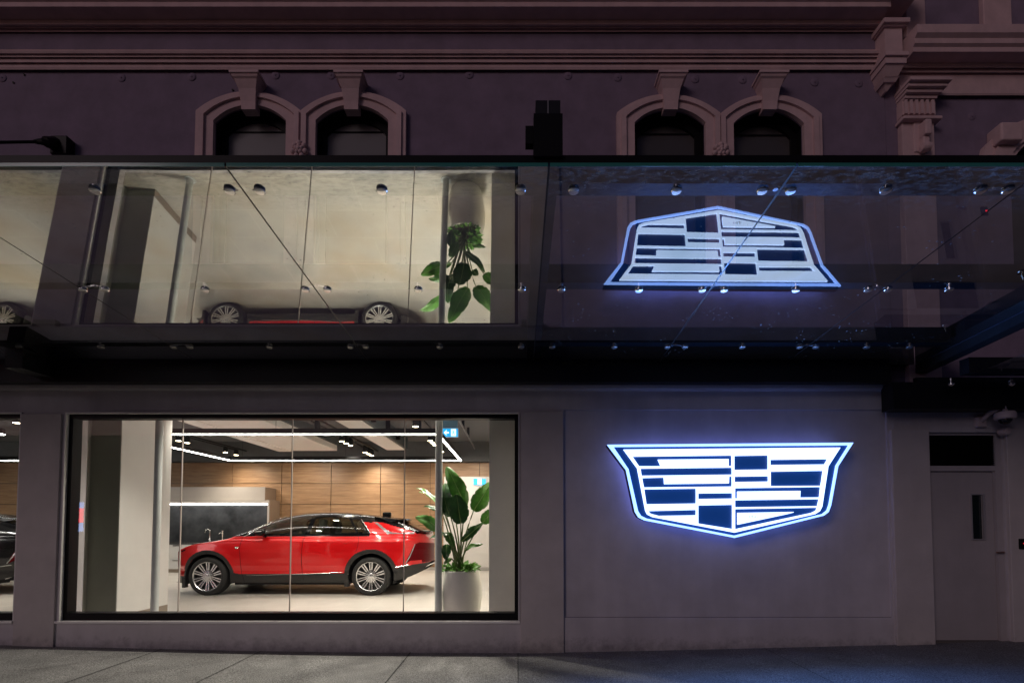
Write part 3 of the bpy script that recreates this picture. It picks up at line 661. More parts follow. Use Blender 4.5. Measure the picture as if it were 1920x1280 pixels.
# ---------------------------------------------------------------- illuminated emblem
def ep(zx, zy, Y=-.22): p = at(1100 + zx / 3.5556, 800 + zy / 3.5556, Y); return (p.x, p.z)
def epl(l, Y=-.22): return [ep(a, b, Y) for a, b in l]
EM_W = mat('emblem_white', (.8, .85, .9), .4, emit=(.48, .66, 1.0), estr=2.7)
EM_S = mat('emblem_strip', (.7, .8, .9), .4, emit=(.20, .38, 1.0), estr=3.0)
EM_N = mat('emblem_navy', (.006, .028, .13), .4, emit=(.004, .034, .17), estr=.8)
EM_SIDE = mat('emblem_side', (.03, .035, .05), .5)
EM_BACK = mat('emblem_halo', (.2, .3, .9), .5, emit=(.24, .32, 1.0), estr=1.6)
outer = [(137, 119), (1776, 105), (1675, 262), (1628, 520), (1612, 565), (1580, 590), (985, 738), (385, 622), (345, 602), (322, 565), (262, 285), (250, 270)]
o_in = [(178, 133), (1748, 121), (1662, 258), (1616, 518), (1602, 556), (1572, 580), (985, 724), (400, 610), (362, 592), (342, 560), (278, 280), (268, 266)]
inner = [(246, 151), (1688, 138), (1608, 262), (1567, 530), (1552, 560), (1520, 580), (985, 703), (440, 600), (405, 583), (392, 560), (337, 275)]
em = at(1377, 915, 0)
emblem = thing('illuminated_emblem', 'large backlit white and navy crest emblem glowing on the panelled wall', 'emblem sign', (em.x, 0, em.z))
MB().plate(epl(outer), [], -.20, -.10).build('body', EM_SIDE, emblem)
MB().plate(epl([(175, 130), (1745, 120), (1655, 262), (1600, 560), (985, 715), (370, 590), (280, 275)]), [], -.0995, -.095).build('halo_light', EM_BACK, emblem)
MB().plate(epl([(139, 121), (1774, 107), (1674, 262), (1627, 519), (1611, 564), (1579, 588), (985, 736), (386, 620), (346, 601), (323, 564), (263, 285), (251, 270)]), [], -.206, -.2005).build('face', EM_N, emblem)
MB().plate(epl(outer), [epl(o_in)], -.228, -.2065).build('outline_strip', EM_S, emblem)
D = [[(303, 197), (968, 189), (968, 260), (944, 260), (944, 214), (475, 218), (495, 262), (348, 262)],
     [(357, 277), (970, 270), (970, 318), (365, 325)],
     [(368, 340), (515, 336), (518, 380), (946, 375), (948, 330), (970, 328), (970, 397), (380, 403)],
     [(382, 415), (730, 410), (730, 510), (397, 515)],
     [(742, 442), (972, 440), (972, 477), (742, 480)],
     [(408, 560), (730, 552), (730, 588), (478, 592), (425, 578)],
     [(742, 522), (972, 518), (972, 680), (742, 643)],
     [(982, 192), (1210, 188), (1210, 284), (982, 287)],
     [(1222, 218), (1608, 213), (1587, 250), (1222, 254)],
     [(984, 330), (1212, 327), (1212, 364), (984, 367)],
     [(1224, 297), (1577, 291), (1562, 392), (1224, 394)],
     [(987, 407), (1560, 399), (1553, 469), (1420, 470), (1422, 426), (1006, 430), (1006, 476), (987, 476)],
     [(987, 488), (1550, 480), (1540, 527), (987, 535)],
     [(987, 547), (1537, 537), (1532, 556), (1500, 572), (987, 682)]]
MB().plate(epl(inner), [epl(d) for d in D], -.232, -.2065).build('crest_panel', EM_W, emblem)
MB().plate(epl([(1007, 572), (1376, 566), (1378, 569), (1335, 580), (1007, 650)]), [], -.232, -.2065).build('crest_insert', EM_W, emblem)
# faint service marks on the insert
sm = MB()
for a, b_, w_, h_ in ((1080, 588, 4, 18), (1090, 592, 10, 4), (1102, 586, 5, 20), (1112, 600, 9, 4), (1122, 586, 4, 18), (1130, 600, 8, 4), (1120, 606, 5, 4), (1176, 582, 4, 3), (1213, 598, 4, 3)):
    sm.plate(epl([(a, b_ + h_), (a + w_, b_ + h_), (a + w_, b_), (a, b_)]), [], -.2335, -.2322)
sm.build('service_marks', mat('mark_grey', (.2, .22, .3), .6, emit=(.4, .5, .8), estr=.6), emblem)

# ---------------------------------------------------------------- showroom interior shell
FZ = .184; CEILZ = 3.95; IY0, IY1 = .31, 9.05; IX0, IX1 = -21.0, .35
def tile_mat():
    m = bpy.data.materials.new('floor_tile'); m.use_nodes = True; nt = m.node_tree; b = nt.nodes['Principled BSDF']
    tc = nt.nodes.new('ShaderNodeTexCoord')
    br = nt.nodes.new('ShaderNodeTexBrick'); br.inputs['Scale'].default_value = 1; br.inputs['Brick Width'].default_value = 1.2; br.inputs['Row Height'].default_value = .6
    br.inputs['Mortar Size'].default_value = .004; br.inputs['Color1'].default_value = (.52, .485, .44, 1); br.inputs['Color2'].default_value = (.55, .51, .46, 1); br.inputs['Mortar'].default_value = (.66, .62, .56, 1)
    nt.links.new(tc.outputs['Object'], br.inputs['Vector'])
    n = nt.nodes.new('ShaderNodeTexNoise'); n.inputs['Scale'].default_value = 2.4; n.inputs['Detail'].default_value = 7
    nt.links.new(tc.outputs['Object'], n.inputs['Vector'])
    mr = nt.nodes.new('ShaderNodeMapRange'); mr.inputs['From Min'].default_value = .3; mr.inputs['From Max'].default_value = .7; mr.inputs['To Min'].default_value = .93; mr.inputs['To Max'].default_value = 1.05
    nt.links.new(n.outputs['Fac'], mr.inputs['Value'])
    mx = nt.nodes.new('ShaderNodeMix'); mx.data_type = 'RGBA'; mx.blend_type = 'MULTIPLY'; mx.inputs['Factor'].default_value = 1
    nt.links.new(br.outputs['Color'], mx.inputs['A']); nt.links.new(mr.outputs[0], mx.inputs['B']); nt.links.new(mx.outputs['Result'], b.inputs['Base Color'])
    b.inputs['Roughness'].default_value = .38; b.inputs['Specular IOR Level'].default_value = .35
    return m
structure(MB().box(IX0, IX1, IY0 - .14, IY1, FZ - .1, FZ).build('floor', tile_mat()))
structure(MB().box(IX0, IX1, .36, IY1 + .2, CEILZ, CEILZ + .1).build('ceiling', CEIL))
INW = mat('interior_white', (.70, .68, .65), .75, noise=.02)
structure(MB().box(IX1, IX1 + .1, .31, IY1, FZ, CEILZ).build('interior_wall', INW))
structure(MB().box(IX0 - .1, IX0, .31, IY1, FZ, CEILZ).build('interior_wall', INW))
structure(MB().box(IX0, IX1, IY1 + .02, IY1 + .12, FZ, CEILZ).build('interior_wall', mat('backing_dark', (.05, .035, .025), .8)))
structure(MB().plate(rect(IX0, IX1, FZ - .1, CEILZ), [rect(W0 - .02, W1 + .02, FZ - .09, WZ1 + .03), rect(L0 - .02, L1 + .02, FZ - .09, WZ1 + .03)], .302, .33).build('inside_wall', mat('inside_wall_grey', (.22, .21, .20), .8)))
# oak panelling
pw = xx(620, IY1) - xx(527, IY1); ph = zz(906, IY1) - zz(945, IY1); wt = zz(866.5, IY1)
ox = xx(713, IY1)
wd = MB()
for i in range(-11, 3):
    for j in range(-5, 1):
        a, b_ = ox + i * pw + .009, ox + (i + 1) * pw - .009; z1 = zz(906, IY1) + (j + 1) * ph; z0 = z1 - ph
        z0, z1 = max(z0 + .008, FZ + .09), min(z1 - .008, wt)
        if z1 - z0 > .05 and a < IX1: wd.box(max(a, IX0), min(b_, IX1), IY1 - .012, IY1 + .018, z0, z1)
oak = tag(wd.build('oak_panelling', WOOD), 'honey oak panelled back wall of the showroom, behind the red car', 'wall panelling')
MB().box(IX0, IX1, IY1 - .02, IY1 + .018, FZ, FZ + .085).build('skirting', mat('skirting_steel', (.5, .49, .47), .3, .6), oak)
structure(MB().box(IX0, IX1, IY1 - .25, IY1 + .018, wt + .004, CEILZ).build('bulkhead', CEIL))
# white partition at the right
p0 = xx(832, IY1 - .1)
part = tag(MB().box(p0, IX1 - .001, IY1 - .14, IY1 - .021, FZ + .1, zz(893, IY1 - .14)).build('white_partition', INW), 'white partition wall behind the potted plant', 'partition')
MB().box(p0, IX1 - .001, IY1 - .15, IY1 - .022, FZ, FZ + .099).build('skirting', mat('skirting_steel'), part)
# column casing between the two windows
cs = thing('column_casing', 'stepped white column casing inside the left end of the red car window', 'column casing', (-5.9, 1.1, FZ))
x6 = xx(166, .8); x5 = xx(223, .8)
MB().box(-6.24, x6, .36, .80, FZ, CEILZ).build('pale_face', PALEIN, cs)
MB().box(-6.2, x5 - .015, .802, 1.70, FZ, CEILZ).build('shaded_face', GREYIN, cs)  # darker copy of the casing colour, its shade painted in
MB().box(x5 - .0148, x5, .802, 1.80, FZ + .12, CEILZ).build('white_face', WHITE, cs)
MB().box(x5 - .0148, x5 + .004, .802, 1.80, FZ, FZ + .119).build('skirting', mat('skirting_tan', (.30, .25, .20), .5), cs)
# grey nib panel at the right end
tag(MB().box(xx(917, .5), xx(985, .5), .50, .70, FZ, WZ1 + .4).build('end_panel', mat('end_panel_grey', (.86, .85, .76), .7, noise=.03)), 'tall grey panel closing the right end of the shop window', 'panel')
# round steel columns just inside the glass
for pxx, lab in ((294, 'grey round steel column beside the white column casing'), (822.5, 'grey round steel column in front of the potted plant')):
    x = xx(pxx, .62)
    c_ = thing('steel_column', lab, 'column', (x, .62, FZ), 'round steel columns inside the shop window')
    MB().lathe([(.046, FZ), (.046, CEILZ)], (x, .62, 0), 'z', 28).build('shaft', POLE, c_, smooth=True, angle=40)
    MB().lathe([(.075, FZ + .001), (.075, FZ + .012)], (x, .62, 0), 'z', 24).build('base_plate', POLE, c_)

# ducts and ceiling services
def duct(name, lab, x0, x1, y1, z0, m, side=None):
    d_ = thing(name, lab, 'duct', ((x0 + x1) / 2, 3, z0))
    MB().cbox(x0, x1, .7, y1, z0, CEILZ - .002, .01).build('casing', m, d_)
    return d_
d1 = duct('air_duct', 'wide pale air duct on the showroom ceiling, left of centre', -6.70, -5.07, 8.24, 3.60, DUCT)
MB().box(-6.71, -6.36, .7, 8.24, 3.575, 3.599).build('lower_lip', DUCT, d1)
MB().box(-5.069, -5.0, .7, 8.2, 3.75, CEILZ - .003).build('side_flange', DUCTDK, d1)
d2 = duct('air_duct', 'narrow pale air duct on the showroom ceiling, right of centre', -3.64, -3.13, 8.1, 3.60, DUCT)
MB().box(-3.129, -3.05, .7, 8.1, 3.62, CEILZ - .003).build('side_flange', DUCTDK, d2)
for y in (4.5, 5.7, 6.7): MB().box(-3.05, -2.95, y, y + .05, 3.66, CEILZ - .003).build('hanger', BLACKSAT, d2)
cp = thing('ceiling_pipe', 'dark straight conduit running back along the ceiling at the right', 'pipe', (-1.2, 3, 3.7))
MB().tube([(-1.22, .8, 3.72), (-1.22, 8.6, 3.72)], .022, 10).build('pipe', mat('grey_pipe', (.16, .16, .17), .4, .5), cp, smooth=True)
for y in (3, 4.2, 5.4, 6.6): MB().box(-1.25, -1.19, y, y + .03, 3.70, CEILZ).build('clip', BLACKSAT, cp)
cp = thing('ceiling_pipe', 'black bent hose on the ceiling between the ducts and the right light track', 'pipe', (-2.6, 3.9, 3.85))
MB().tube([(-3.0, 3.6, 3.85), (-2.85, 3.75, 3.84), (-2.7, 3.75, 3.80), (-2.55, 3.95, 3.84), (-2.4, 4.4, 3.85)], .022, 8).build('hose', BLACKSAT, cp, smooth=True)

# LED light frame
LEDM = mat('led_white', (.9, .9, .9), .4, emit=(1, .94, .88), estr=30)
HL = 1.60; LZ = CAM.z + HL
lf_y0 = CAM.y + FPX * HL / 168.5; lf_y1 = CAM.y + FPX * HL / 119.5
lxa = at(432, 866, lf_y1).x; lxb = at(864, 865, lf_y1).x
led = thing('ceiling_light', 'large hanging rectangular frame of glowing white light bars above the red car', 'ceiling light', ((lxa + lxb) / 2, (lf_y0 + lf_y1) / 2, LZ))
for x0_, x1_, y0_, y1_ in ((lxa, lxb, lf_y0 - .016, lf_y0 + .016), (lxa, lxb, lf_y1 - .018, lf_y1 + .018), (lxa - .018, lxa + .018, lf_y0 + .023, lf_y1 - .023), (lxb - .018, lxb + .018, lf_y0 + .023, lf_y1 - .023)):
    h_ = MB().box(x0_ - .004 * (y1_ - y0_ < .1), x1_ + .004 * (y1_ - y0_ < .1), y0_ - .003, y1_ + .003, LZ + .022, LZ + .12).build('bar', BLACKSAT, led)
    MB().box(x0_, x1_, y0_, y1_, LZ + .008, LZ + .0215).build('diffuser', LEDM, h_)
for x in (lxa + .3, (lxa + lxb) / 2, lxb - .3):
    for y in (lf_y0, lf_y1): MB().tube([(x, y, LZ + .12), (x, y, CEILZ)], .003, 6).build('hanger_wire', BLACKSAT, led)
# second frame over the black car, seen through the left window
led2 = thing('ceiling_light', 'rectangular frame of glowing white light bars over the black car at left', 'ceiling light', (-12.5, (lf_y0 + lf_y1) / 2, LZ))
for x0_, x1_, y0_, y1_ in ((-17.0, -9.2, lf_y0 - .03, lf_y0 + .03), (-17.0, -9.2, lf_y1 - .03, lf_y1 + .03)):
    h_ = MB().box(x0_, x1_, y0_ - .003, y1_ + .003, LZ + .022, LZ + .12).build('bar', BLACKSAT, led2)
    MB().box(x0_, x1_, y0_, y1_, LZ + .008, LZ + .0215).build('diffuser', LEDM, h_)
# spotlight tracks
SPOTM = mat('spot_lens', (.9, .85, .7), .3, emit=(1, .80, .52), estr=26)
def d_of(py, h): return FPX * h / (984 - py) + CAM.y
tracks = [(-8.0, [826, 830, 848, 853], 'left light track with warm spotlights near the white column casing'),
          (-4.17, [805, 827, 831, 835, 848, 851, 854], 'middle light track with a row of warm spotlights between the two ducts'),
          (-2.05, [799, 804, 826, 830, 834, 847], 'right light track with warm spotlights near the round column'),
          (-9.75, [792, 815], 'far left light track with one bright spotlight at the left window')]
lamp_targets = []
for x, pys, lab in tracks:
    t_ = thing('light_track', lab, 'track light', (x, 4, 3.66), 'spotlight tracks on the showroom ceiling')
    MB().box(x + .10, x + .135, 3.0, 8.7, 3.64, 3.68).build('rail', BLACKSAT, t_)
    MB().box(x - .14, x - .105, 3.0, 8.7, 3.66, 3.69).build('rail', BLACKSAT, t_)
    for py in pys:
        y = d_of(py, 1.98); c = Vector((x, y, CAM.z + 1.98))
        h_ = MB().lathe([(.05, .16), (.06, .15), (.062, .012), (.055, 0)], c, 'z', 18).build('spotlight', BLACKSAT, t_, smooth=True, angle=40)
        MB().lathe([(.001, -.004), (.054, -.003), (.054, .004)], c, 'z', 18).build('lens', SPOTM, h_)
        MB().box(c.x - .05, c.x + .05, c.y - .01, c.y + .01, c.z + .158, c.z + .2).build('bracket', BLACKSAT, h_)
        lamp_targets.append((x, y))
# kitchen unit at the back left
ky = CAM.y + 14.35; kyb = CAM.y + 15.0
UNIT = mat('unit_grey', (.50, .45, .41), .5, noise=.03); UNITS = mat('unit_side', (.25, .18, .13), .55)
kx1 = xx(504, ky); kx0 = -12.5
ku = thing('kitchen_unit', 'grey kitchenette with dark splashback and lit shelf edge, behind the red car bonnet', 'kitchen unit', (-9, ky, FZ))
zt_, zm = zz(912, ky), zz(937, ky)
MB().box(kx0, xx(492, ky), ky + .10, kyb + .6, zm + .002, zt_).build('upper_cabinet', UNIT, ku)
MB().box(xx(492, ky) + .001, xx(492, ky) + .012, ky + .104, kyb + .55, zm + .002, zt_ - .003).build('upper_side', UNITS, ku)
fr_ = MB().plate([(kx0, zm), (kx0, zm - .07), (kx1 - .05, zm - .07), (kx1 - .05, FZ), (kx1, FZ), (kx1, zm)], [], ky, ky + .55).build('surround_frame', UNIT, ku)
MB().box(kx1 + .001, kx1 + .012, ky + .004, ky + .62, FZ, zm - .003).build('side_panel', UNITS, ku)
cz = zz(1017, ky)
MB().box(kx0, kx1 - .051, ky + .40, ky + .42, cz, zm - .072).build('splashback', mat('splash_stone', (.05, .052, .056), .22, noise=.5, nscale=2.0, spec=.25), ku)
MB().box(kx0, kx1 - .06, ky + .02, ky + .05, zz(946, ky), zz(943.2, ky)).build('shelf_light', mat('shelf_led', (.9, .9, .9), .4, emit=(1, .96, .92), estr=16), ku)
MB().box(kx0, kx1 - .051, ky - .01, ky + .398, cz - .05, cz - .002).build('worktop', mat('worktop_dark', (.09, .09, .09), .25), ku)
dwr = MB(); zr = [(zz(1048.5, ky) + .004, cz - .055), (FZ + .1, zz(1048.5, ky) - .004)]
xs_ = [kx1 - .055 - .72 * k for k in range(7)]
for a, b_ in zip(xs_[1:], xs_[:-1]):
    for za, zb_ in zr:
        dd = MB().box(a + .004, b_ - .004, ky, ky + .38, za, zb_).build('drawer', WHITE, ku)
        MB().box((a + b_) / 2 - .10, (a + b_) / 2 + .10, ky - .02, ky - .001, zb_ - .03, zb_ - .012).build('handle', CHROME, dd)
MB().box(kx0, kx1 - .051, ky + .04, ky + .39, FZ, FZ + .098).build('plinth', mat('plinth_tan', (.4, .33, .26), .5), ku)
tx = xx(386, ky)
fau = thing('kitchen_tap', 'chrome gooseneck tap rising from the worktop above the red bonnet', 'tap', (tx, ky + .2, cz))
MB().tube([(tx, ky + .2, cz)] + [(tx, ky + .2, cz + .22)] + [(tx - .07 + .07 * math.cos(a), ky + .2, cz + .3 + .08 * math.sin(a)) for a in [i * math.pi / 8 for i in range(9)]] + [(tx - .14, ky + .2, cz + .27)], .016, 8).build('spout', CHROME, fau, smooth=True)
MB().lathe([(.035, cz), (.035, cz + .02), (.028, cz + .11), (.02, cz + .13)], (tx, ky + .2, 0), 'z', 14).build('base', CHROME, fau, smooth=True)
bxx = xx(410, ky)
tb = thing('water_tap', 'slim chrome water tap to the right of the gooseneck tap', 'tap', (bxx, ky + .2, cz))
MB().lathe([(.022, cz), (.022, cz + .3), (.026, cz + .31), (.026, cz + .34), (.01, cz + .35)], (bxx, ky + .2, 0), 'z', 14).build('stem', CHROME, tb, smooth=True, angle=40)
MB().tube([(bxx, ky + .2, cz + .27), (bxx - .07, ky + .17, cz + .27), (bxx - .085, ky + .165, cz + .23)], .012, 8).build('spout', CHROME, tb, smooth=True)

# emergency exit signs
SIGNB = mat('sign_blue', (.02, .35, .7), .4, emit=(.01, .36, .80), estr=1.1); SIGNW = mat('sign_white', (.9, .95, 1), .4, emit=(.75, .95, 1), estr=1.6)
def runner(mb, cx, cz, s, y0, y1, mirror=1):
    def P(l): return [(cx + mirror * a * s, cz + b * s) for a, b in l]
    hd_ = [(.10 + .07 * math.cos(a), .36 + .07 * math.sin(a)) for a in [2 * math.pi * i / 10 for i in range(10)]]
    for l in (hd_, [(-.02, .26), (.10, .27), (.06, .05), (-.08, .03)], [(.08, .24), (.28, .12), (.25, .06), (.07, .16)], [(-.02, .25), (-.22, .20), (-.30, .02), (-.23, 0), (-.16, .14), (-.02, .18)],
              [(.05, .07), (.20, -.10), (.14, -.32), (.06, -.30), (.10, -.12), (-.04, .02)], [(-.06, .06), (-.12, -.16), (-.32, -.22), (-.31, -.29), (-.06, -.24), (.02, .02)]):
        mb.plate(P(l), [], y0, y1)
def exit_sign(pxa, pya, pxb, pyb, Y, lab, hung, arrow):
    a = at(pxa, pya, Y); b_ = at(pxb, pyb, Y); x0, x1, z0, z1 = a.x, b_.x, b_.z, a.z; w_, h_ = x1 - x0, z1 - z0
    s = thing('exit_sign', lab, 'exit sign', ((x0 + x1) / 2, Y, z0), 'emergency exit signs')
    MB().box(x0 - .008, x1 + .008, Y + .001, Y + .04, z0 - .008, z1 + .012).build('housing', mat('sign_case', (.7, .7, .7), .4), s)
    MB().box(x0, x1, Y - .004, Y, z0, z1).build('face', SIGNB, s)
    sy = MB(); 
    if arrow:
        cx_, cz_ = x0 + w_ * .27, z0 + h_ * .5; u = h_ * .9
        sy.plate([(cx_ - .36 * u, cz_), (cx_ - .02 * u, cz_ - .34 * u), (cx_ + .06 * u, cz_ - .34 * u), (cx_ - .12 * u, cz_ - .10 * u), (cx_ + .30 * u, cz_ - .10 * u), (cx_ + .30 * u, cz_ + .10 * u), (cx_ - .12 * u, cz_ + .10 * u), (cx_ + .06 * u, cz_ + .34 * u), (cx_ - .02 * u, cz_ + .34 * u)], [], Y - .007, Y - .0045)
        dxa, dxb = x0 + w_ * .56, x0 + w_ * .88
    else: dxa, dxb = x0 + w_ * .34, x0 + w_ * .66
    sy.plate(rect(dxa, dxb, z0 + h_ * .1, z1 - h_ * .08), [], Y - .007, Y - .0045)
    sy.build('door_symbol', SIGNW, s)
    rn = MB(); runner(rn, (dxa + dxb) / 2, z0 + h_ * .48, h_ * .85, Y - .010, Y - .0075, -1); rn.build('running_figure', SIGNB, s)
    if hung:
        MB().box((x0 + x1) / 2 - .16, (x0 + x1) / 2 + .16, Y + .01, Y + .03, z1 + .013, CEILZ).build('hanger', mat('sign_hanger', (.15, .3, .45), .5), s)
exit_sign(829.5, 803, 858.5, 818.5, 4.9, 'blue exit sign with arrow and running figure hanging from the ceiling', True, True)
exit_sign(888, 897, 911, 908.5, IY1 - .19, 'blue exit sign with running figure on the white partition above the plant', False, False)

# ---------------------------------------------------------------- cars
CY = 4.60                                     # centre line of the parked cars
CX_AX = at(389, 1080, CY - .95).x             # front axle
PAINT = mat('red_paint', (.70, .005, .008), .28, .25, coat=1.0, spec=.4)
BPAINT = mat('black_car_paint', (.010, .010, .011), .2, coat=1.0)
CLAD = mat('cladding', (.018, .0175, .017), .4)
GLOSSB = mat('gloss_black', (.005, .005, .006), .16, spec=.22)
CGLASS = glass_mat('car_glass', (.36, .40, .38), 1.6, ior=1.5)
TAILM = mat('tail_lens', (.12, .003, .006), .3, spec=.06)
SILV = mat('silver_trim', (.72, .72, .72), .22, 1.0)
LAMPG = mat('lamp_clear', (.55, .56, .58), .12, .6)
TYRE = mat('tyre_rubber', (.018, .018, .018), .75, bump=.3, bscale=120)
RIMM = mat('alloy', (.72, .72, .73), .26, .9); RIMD = mat('rim_dark', (.02, .02, .022), .4)
SEATM = mat('seat_leather', (.42, .38, .33), .6)
top_pts = [(-.93, .70), (-.915, .76), (-.87, .81), (-.67, .885), (-.465, .96), (-.28, 1.005), (.1, 1.06), (.35, 1.105), (.5, 1.175), (.81, 1.36), (1.11, 1.475), (1.27, 1.525), (1.57, 1.572), (1.9, 1.59), (2.11, 1.59), (2.48, 1.575), (2.8, 1.548), (3.1, 1.512), (3.36, 1.465), (3.63, 1.385), (4.0, 1.225), (4.05, 1.195), (4.09, 1.10), (4.115, 1.0)]
bot_pts = [(-.93, .42), (-.9, .26), (-.8, .215), (-.4, .21), (.5, .235), (2.6, .235), (3.4, .25), (3.63, .29), (3.83, .35), (4.02, .45), (4.115, .60)]
def smooth_interp(pts, xq):
    xs_ = np.array([p[0] for p in pts]); ys_ = np.array([p[1] for p in pts])
    g = np.linspace(xs_[0], xs_[-1], 2400); v = np.interp(g, xs_, ys_); k = np.hanning(121); k /= k.sum()
    vp_ = np.convolve(np.pad(v, 60, mode='edge'), k, mode='valid')
    return np.interp(xq, g, vp_)
HW = .965
def half_w(x):
    u = np.clip((-x - .05) / .88, 0, 1); wf = (1 - u ** 2.7) ** (1 / 2.2)
    v = np.clip((x - 3.35) / .765, 0, 1); wr = (1 - v ** 3.2) ** (1 / 2.2)
    return HW * np.minimum(wf, wr)
NST = 420
tt = np.linspace(0, math.pi, NST); ends = (1 - np.cos(tt)) / 2; lin = np.linspace(0, 1, NST); u_ = .35 * ends + .65 * lin
XS = -.93 + u_ * (4.115 + .93)
# extra stations crowd both ends
ZT = smooth_interp(top_pts, XS); ZB = np.interp(XS, [p[0] for p in bot_pts], [p[1] for p in bot_pts])
WW = half_w(XS)
AX2 = 3.094; HUB = .36
NA, NB = 84, 46
def side_f(z, x):
    # width factor of the body side by height
    f = np.interp(z, [.18, .24, .30, .40, .46, .56, .70, .82, .93, 1.0, 1.035, 1.07, 1.085, 1.105, 1.125, 1.2], [.90, .935, .952, .962, .958, .985, .996, 1.0, .994, .986, .976, .946, .941, .937, .918, .90])
    g = 0
    for ax in (0, AX2):
        r = np.hypot(x - ax, z - HUB); g = g + .018 * np.exp(-((r - .47) / .09) ** 2) * (z < 1.0)
    dip = -.022 * np.exp(-((z - .58) / .13) ** 2) * np.exp(-((x - 1.55) / .62) ** 4)
    return f + g + dip
ZS = np.minimum(1.125, ZT - .055); ZS = np.maximum(ZS, ZB + .1)
verts = []
grid = np.zeros((NST, NA + NB + 1, 3))
for i in range(NST):
    x, w_, zb, zs_, zt_c = XS[i], WW[i], ZB[i], ZS[i], ZT[i]
    z = np.linspace(zb, zs_, NA); y = w_ * side_f(z, x)
    grid[i, :NA, 0] = x; grid[i, :NA, 1] = -y; grid[i, :NA, 2] = z
    ws = y[-1]; th = np.linspace(0, math.pi / 2, NB + 2)[1:]
    cab = np.clip((zt_c - zs_ - .06) / .3, 0, 1)          # 0 on bonnet, 1 in the cabin
    q = np.sin(th); n_, m_ = lerp(2.2, 1.75, cab), lerp(2.2, 2.7, cab)
    qq = np.where(th < 1.56, q, 1.0)
    yy = ws * np.power(np.clip(1 - qq ** n_, 0, 1), 1 / m_); yy[-1] = 0
    # spread the points evenly along the crown
    full_z = zs_ + (zt_c - zs_) * qq
    L_ = np.concatenate([[0], np.cumsum(np.hypot(np.diff(np.concatenate([[ws], yy])), np.diff(np.concatenate([[zs_], full_z]))))])
    tq = np.linspace(0, L_[-1], NB + 2)[1:]
    fy = np.interp(tq, L_, np.concatenate([[ws], yy])); fz = np.interp(tq, L_, np.concatenate([[zs_], full_z]))
    grid[i, NA:, 0] = x; grid[i, NA:, 1] = -fy[:NB + 1]; grid[i, NA:, 2] = fz[:NB + 1]
    grid[i, NA + NB, 1] = 0
# face centres, normals and their place in the photo
A = grid[:-1, :-1]; B_ = grid[1:, :-1]; C_ = grid[1:, 1:]; D_ = grid[:-1, 1:]
cen = (A + B_ + C_ + D_) / 4; nor = np.cross(C_ - A, D_ - B_); nor /= np.linalg.norm(nor, axis=-1, keepdims=True) + 1e-12
wp = cen + np.array([CX_AX, CY, FZ]); dv = wp - np.array(CAM)
dep = dv @ np.array(CF); PXI = PCX + FPX * (dv @ np.array(CX)) / dep; PYI = PCY - FPX * (dv @ np.array(CU)) / dep
def inpoly(px, py, poly):
    r = np.zeros(px.shape, bool); n = len(poly)
    for i in range(n):
        (x1, y1), (x2, y2) = poly[i], poly[(i + 1) % n]
        c = ((y1 > py) != (y2 > py)) & (px < (x2 - x1) * (py - y1) / ((y2 - y1) if y2 != y1 else 1e-9) + x1); r ^= c
    return r
def za_(l): return [(330 + a / 7.112, 950 + b / 7.112) for a, b in l]
def zb__(l): return [(570 + a / 7.112, 950 + b / 7.112) for a, b in l]
X, Y_, Z_ = cen[..., 0], cen[..., 1], cen[..., 2]
ny = np.abs(nor[..., 1]); side = ny > .30
REG = np.full(X.shape, 'body', dtype=object)
r1 = np.hypot(X, Z_ - HUB); r2 = np.hypot(X - AX2, Z_ - HUB)
sill = np.interp(X, [-.95, -.5, .45, .6, 2.55, 2.65, 3.5, 3.7, 3.9, 4.2], [.34, .36, .435, .405, .415, .45, .50, .545, .58, .60])
REG[(Z_ < sill)] = 'cladding'
REG[(r1 < .495) & (Z_ < .9)] = 'cladding'; REG[(r2 < .515) & (Z_ < .9)] = 'cladding'
# upper works
roofline = np.interp(X, [.30, .42, 1.0], [1.30, 1.13, 1.13])
up = (Z_ > 1.112)
REG[up & (X > .42) & (X < 3.2)] = 'roof'
REG[(Z_ > 1.13) & (X > .36) & (X < 1.24) & ~(ny > .62)] = 'windscreen'
rl = np.interp(X, [2.75, 2.95, 3.25, 3.7, 3.95, 4.1], [1.40, 1.385, 1.36, 1.235, 1.155, 1.13])
REG[(X >= 2.7) & (X < 3.2) & (Z_ < rl) & up & inpoly(PXI, PYI, zb__([(770, 160), (960, 190), (1100, 365), (890, 365), (760, 150)])) & side] = 'body'
REG[(X >= 3.05) & (Z_ > rl + .015)] = 'roof'
REG[(X >= 3.05) & (Z_ <= rl + .015) & up] = 'body'
REG[(X > 3.36) & (X < 4.03) & (np.abs(Y_) < .56) & (Z_ > 1.2) & (nor[..., 2] > .5)] = 'rear_screen'
wf_ = za_([(1075, 378), (1235, 272), (1400, 187), (1530, 148), (1700, 128), (1788, 122), (1700, 372)])
wf_ = za_([(1075, 378), (1235, 275), (1400, 192), (1530, 152), (1700, 132), (1815, 126), (1722, 374)])
wr_ = zb__([(172, 130), (300, 126), (450, 130), (600, 148), (700, 352), (70, 362)])
wq_ = zb__([(642, 162), (735, 168), (865, 352), (725, 352)])
for nm, pl in (('front_door_glass', wf_), ('rear_door_glass', wr_), ('quarter_glass', wq_)):
    REG[inpoly(PXI, PYI, pl) & side & (Z_ > 1.05)] = nm
lampstrip = zb__([(935, 200), (985, 208), (1120, 318), (1180, 338), (1480, 340), (1470, 358), (1110, 362)])
REG[inpoly(PXI, PYI, lampstrip) & (X > 2.8)] = 'tail_strip'
tl = zb__([(1345, 760), (1400, 640), (1478, 492), (1540, 470), (1760, 480), (1760, 690), (1420, 715)])
REG[inpoly(PXI, PYI, tl) & (X > 3.6) & (Z_ > .58)] = 'tail_lamp'
REG[(X > 4.0) & (Z_ > .60) & (Z_ < .93)] = 'tail_lamp'
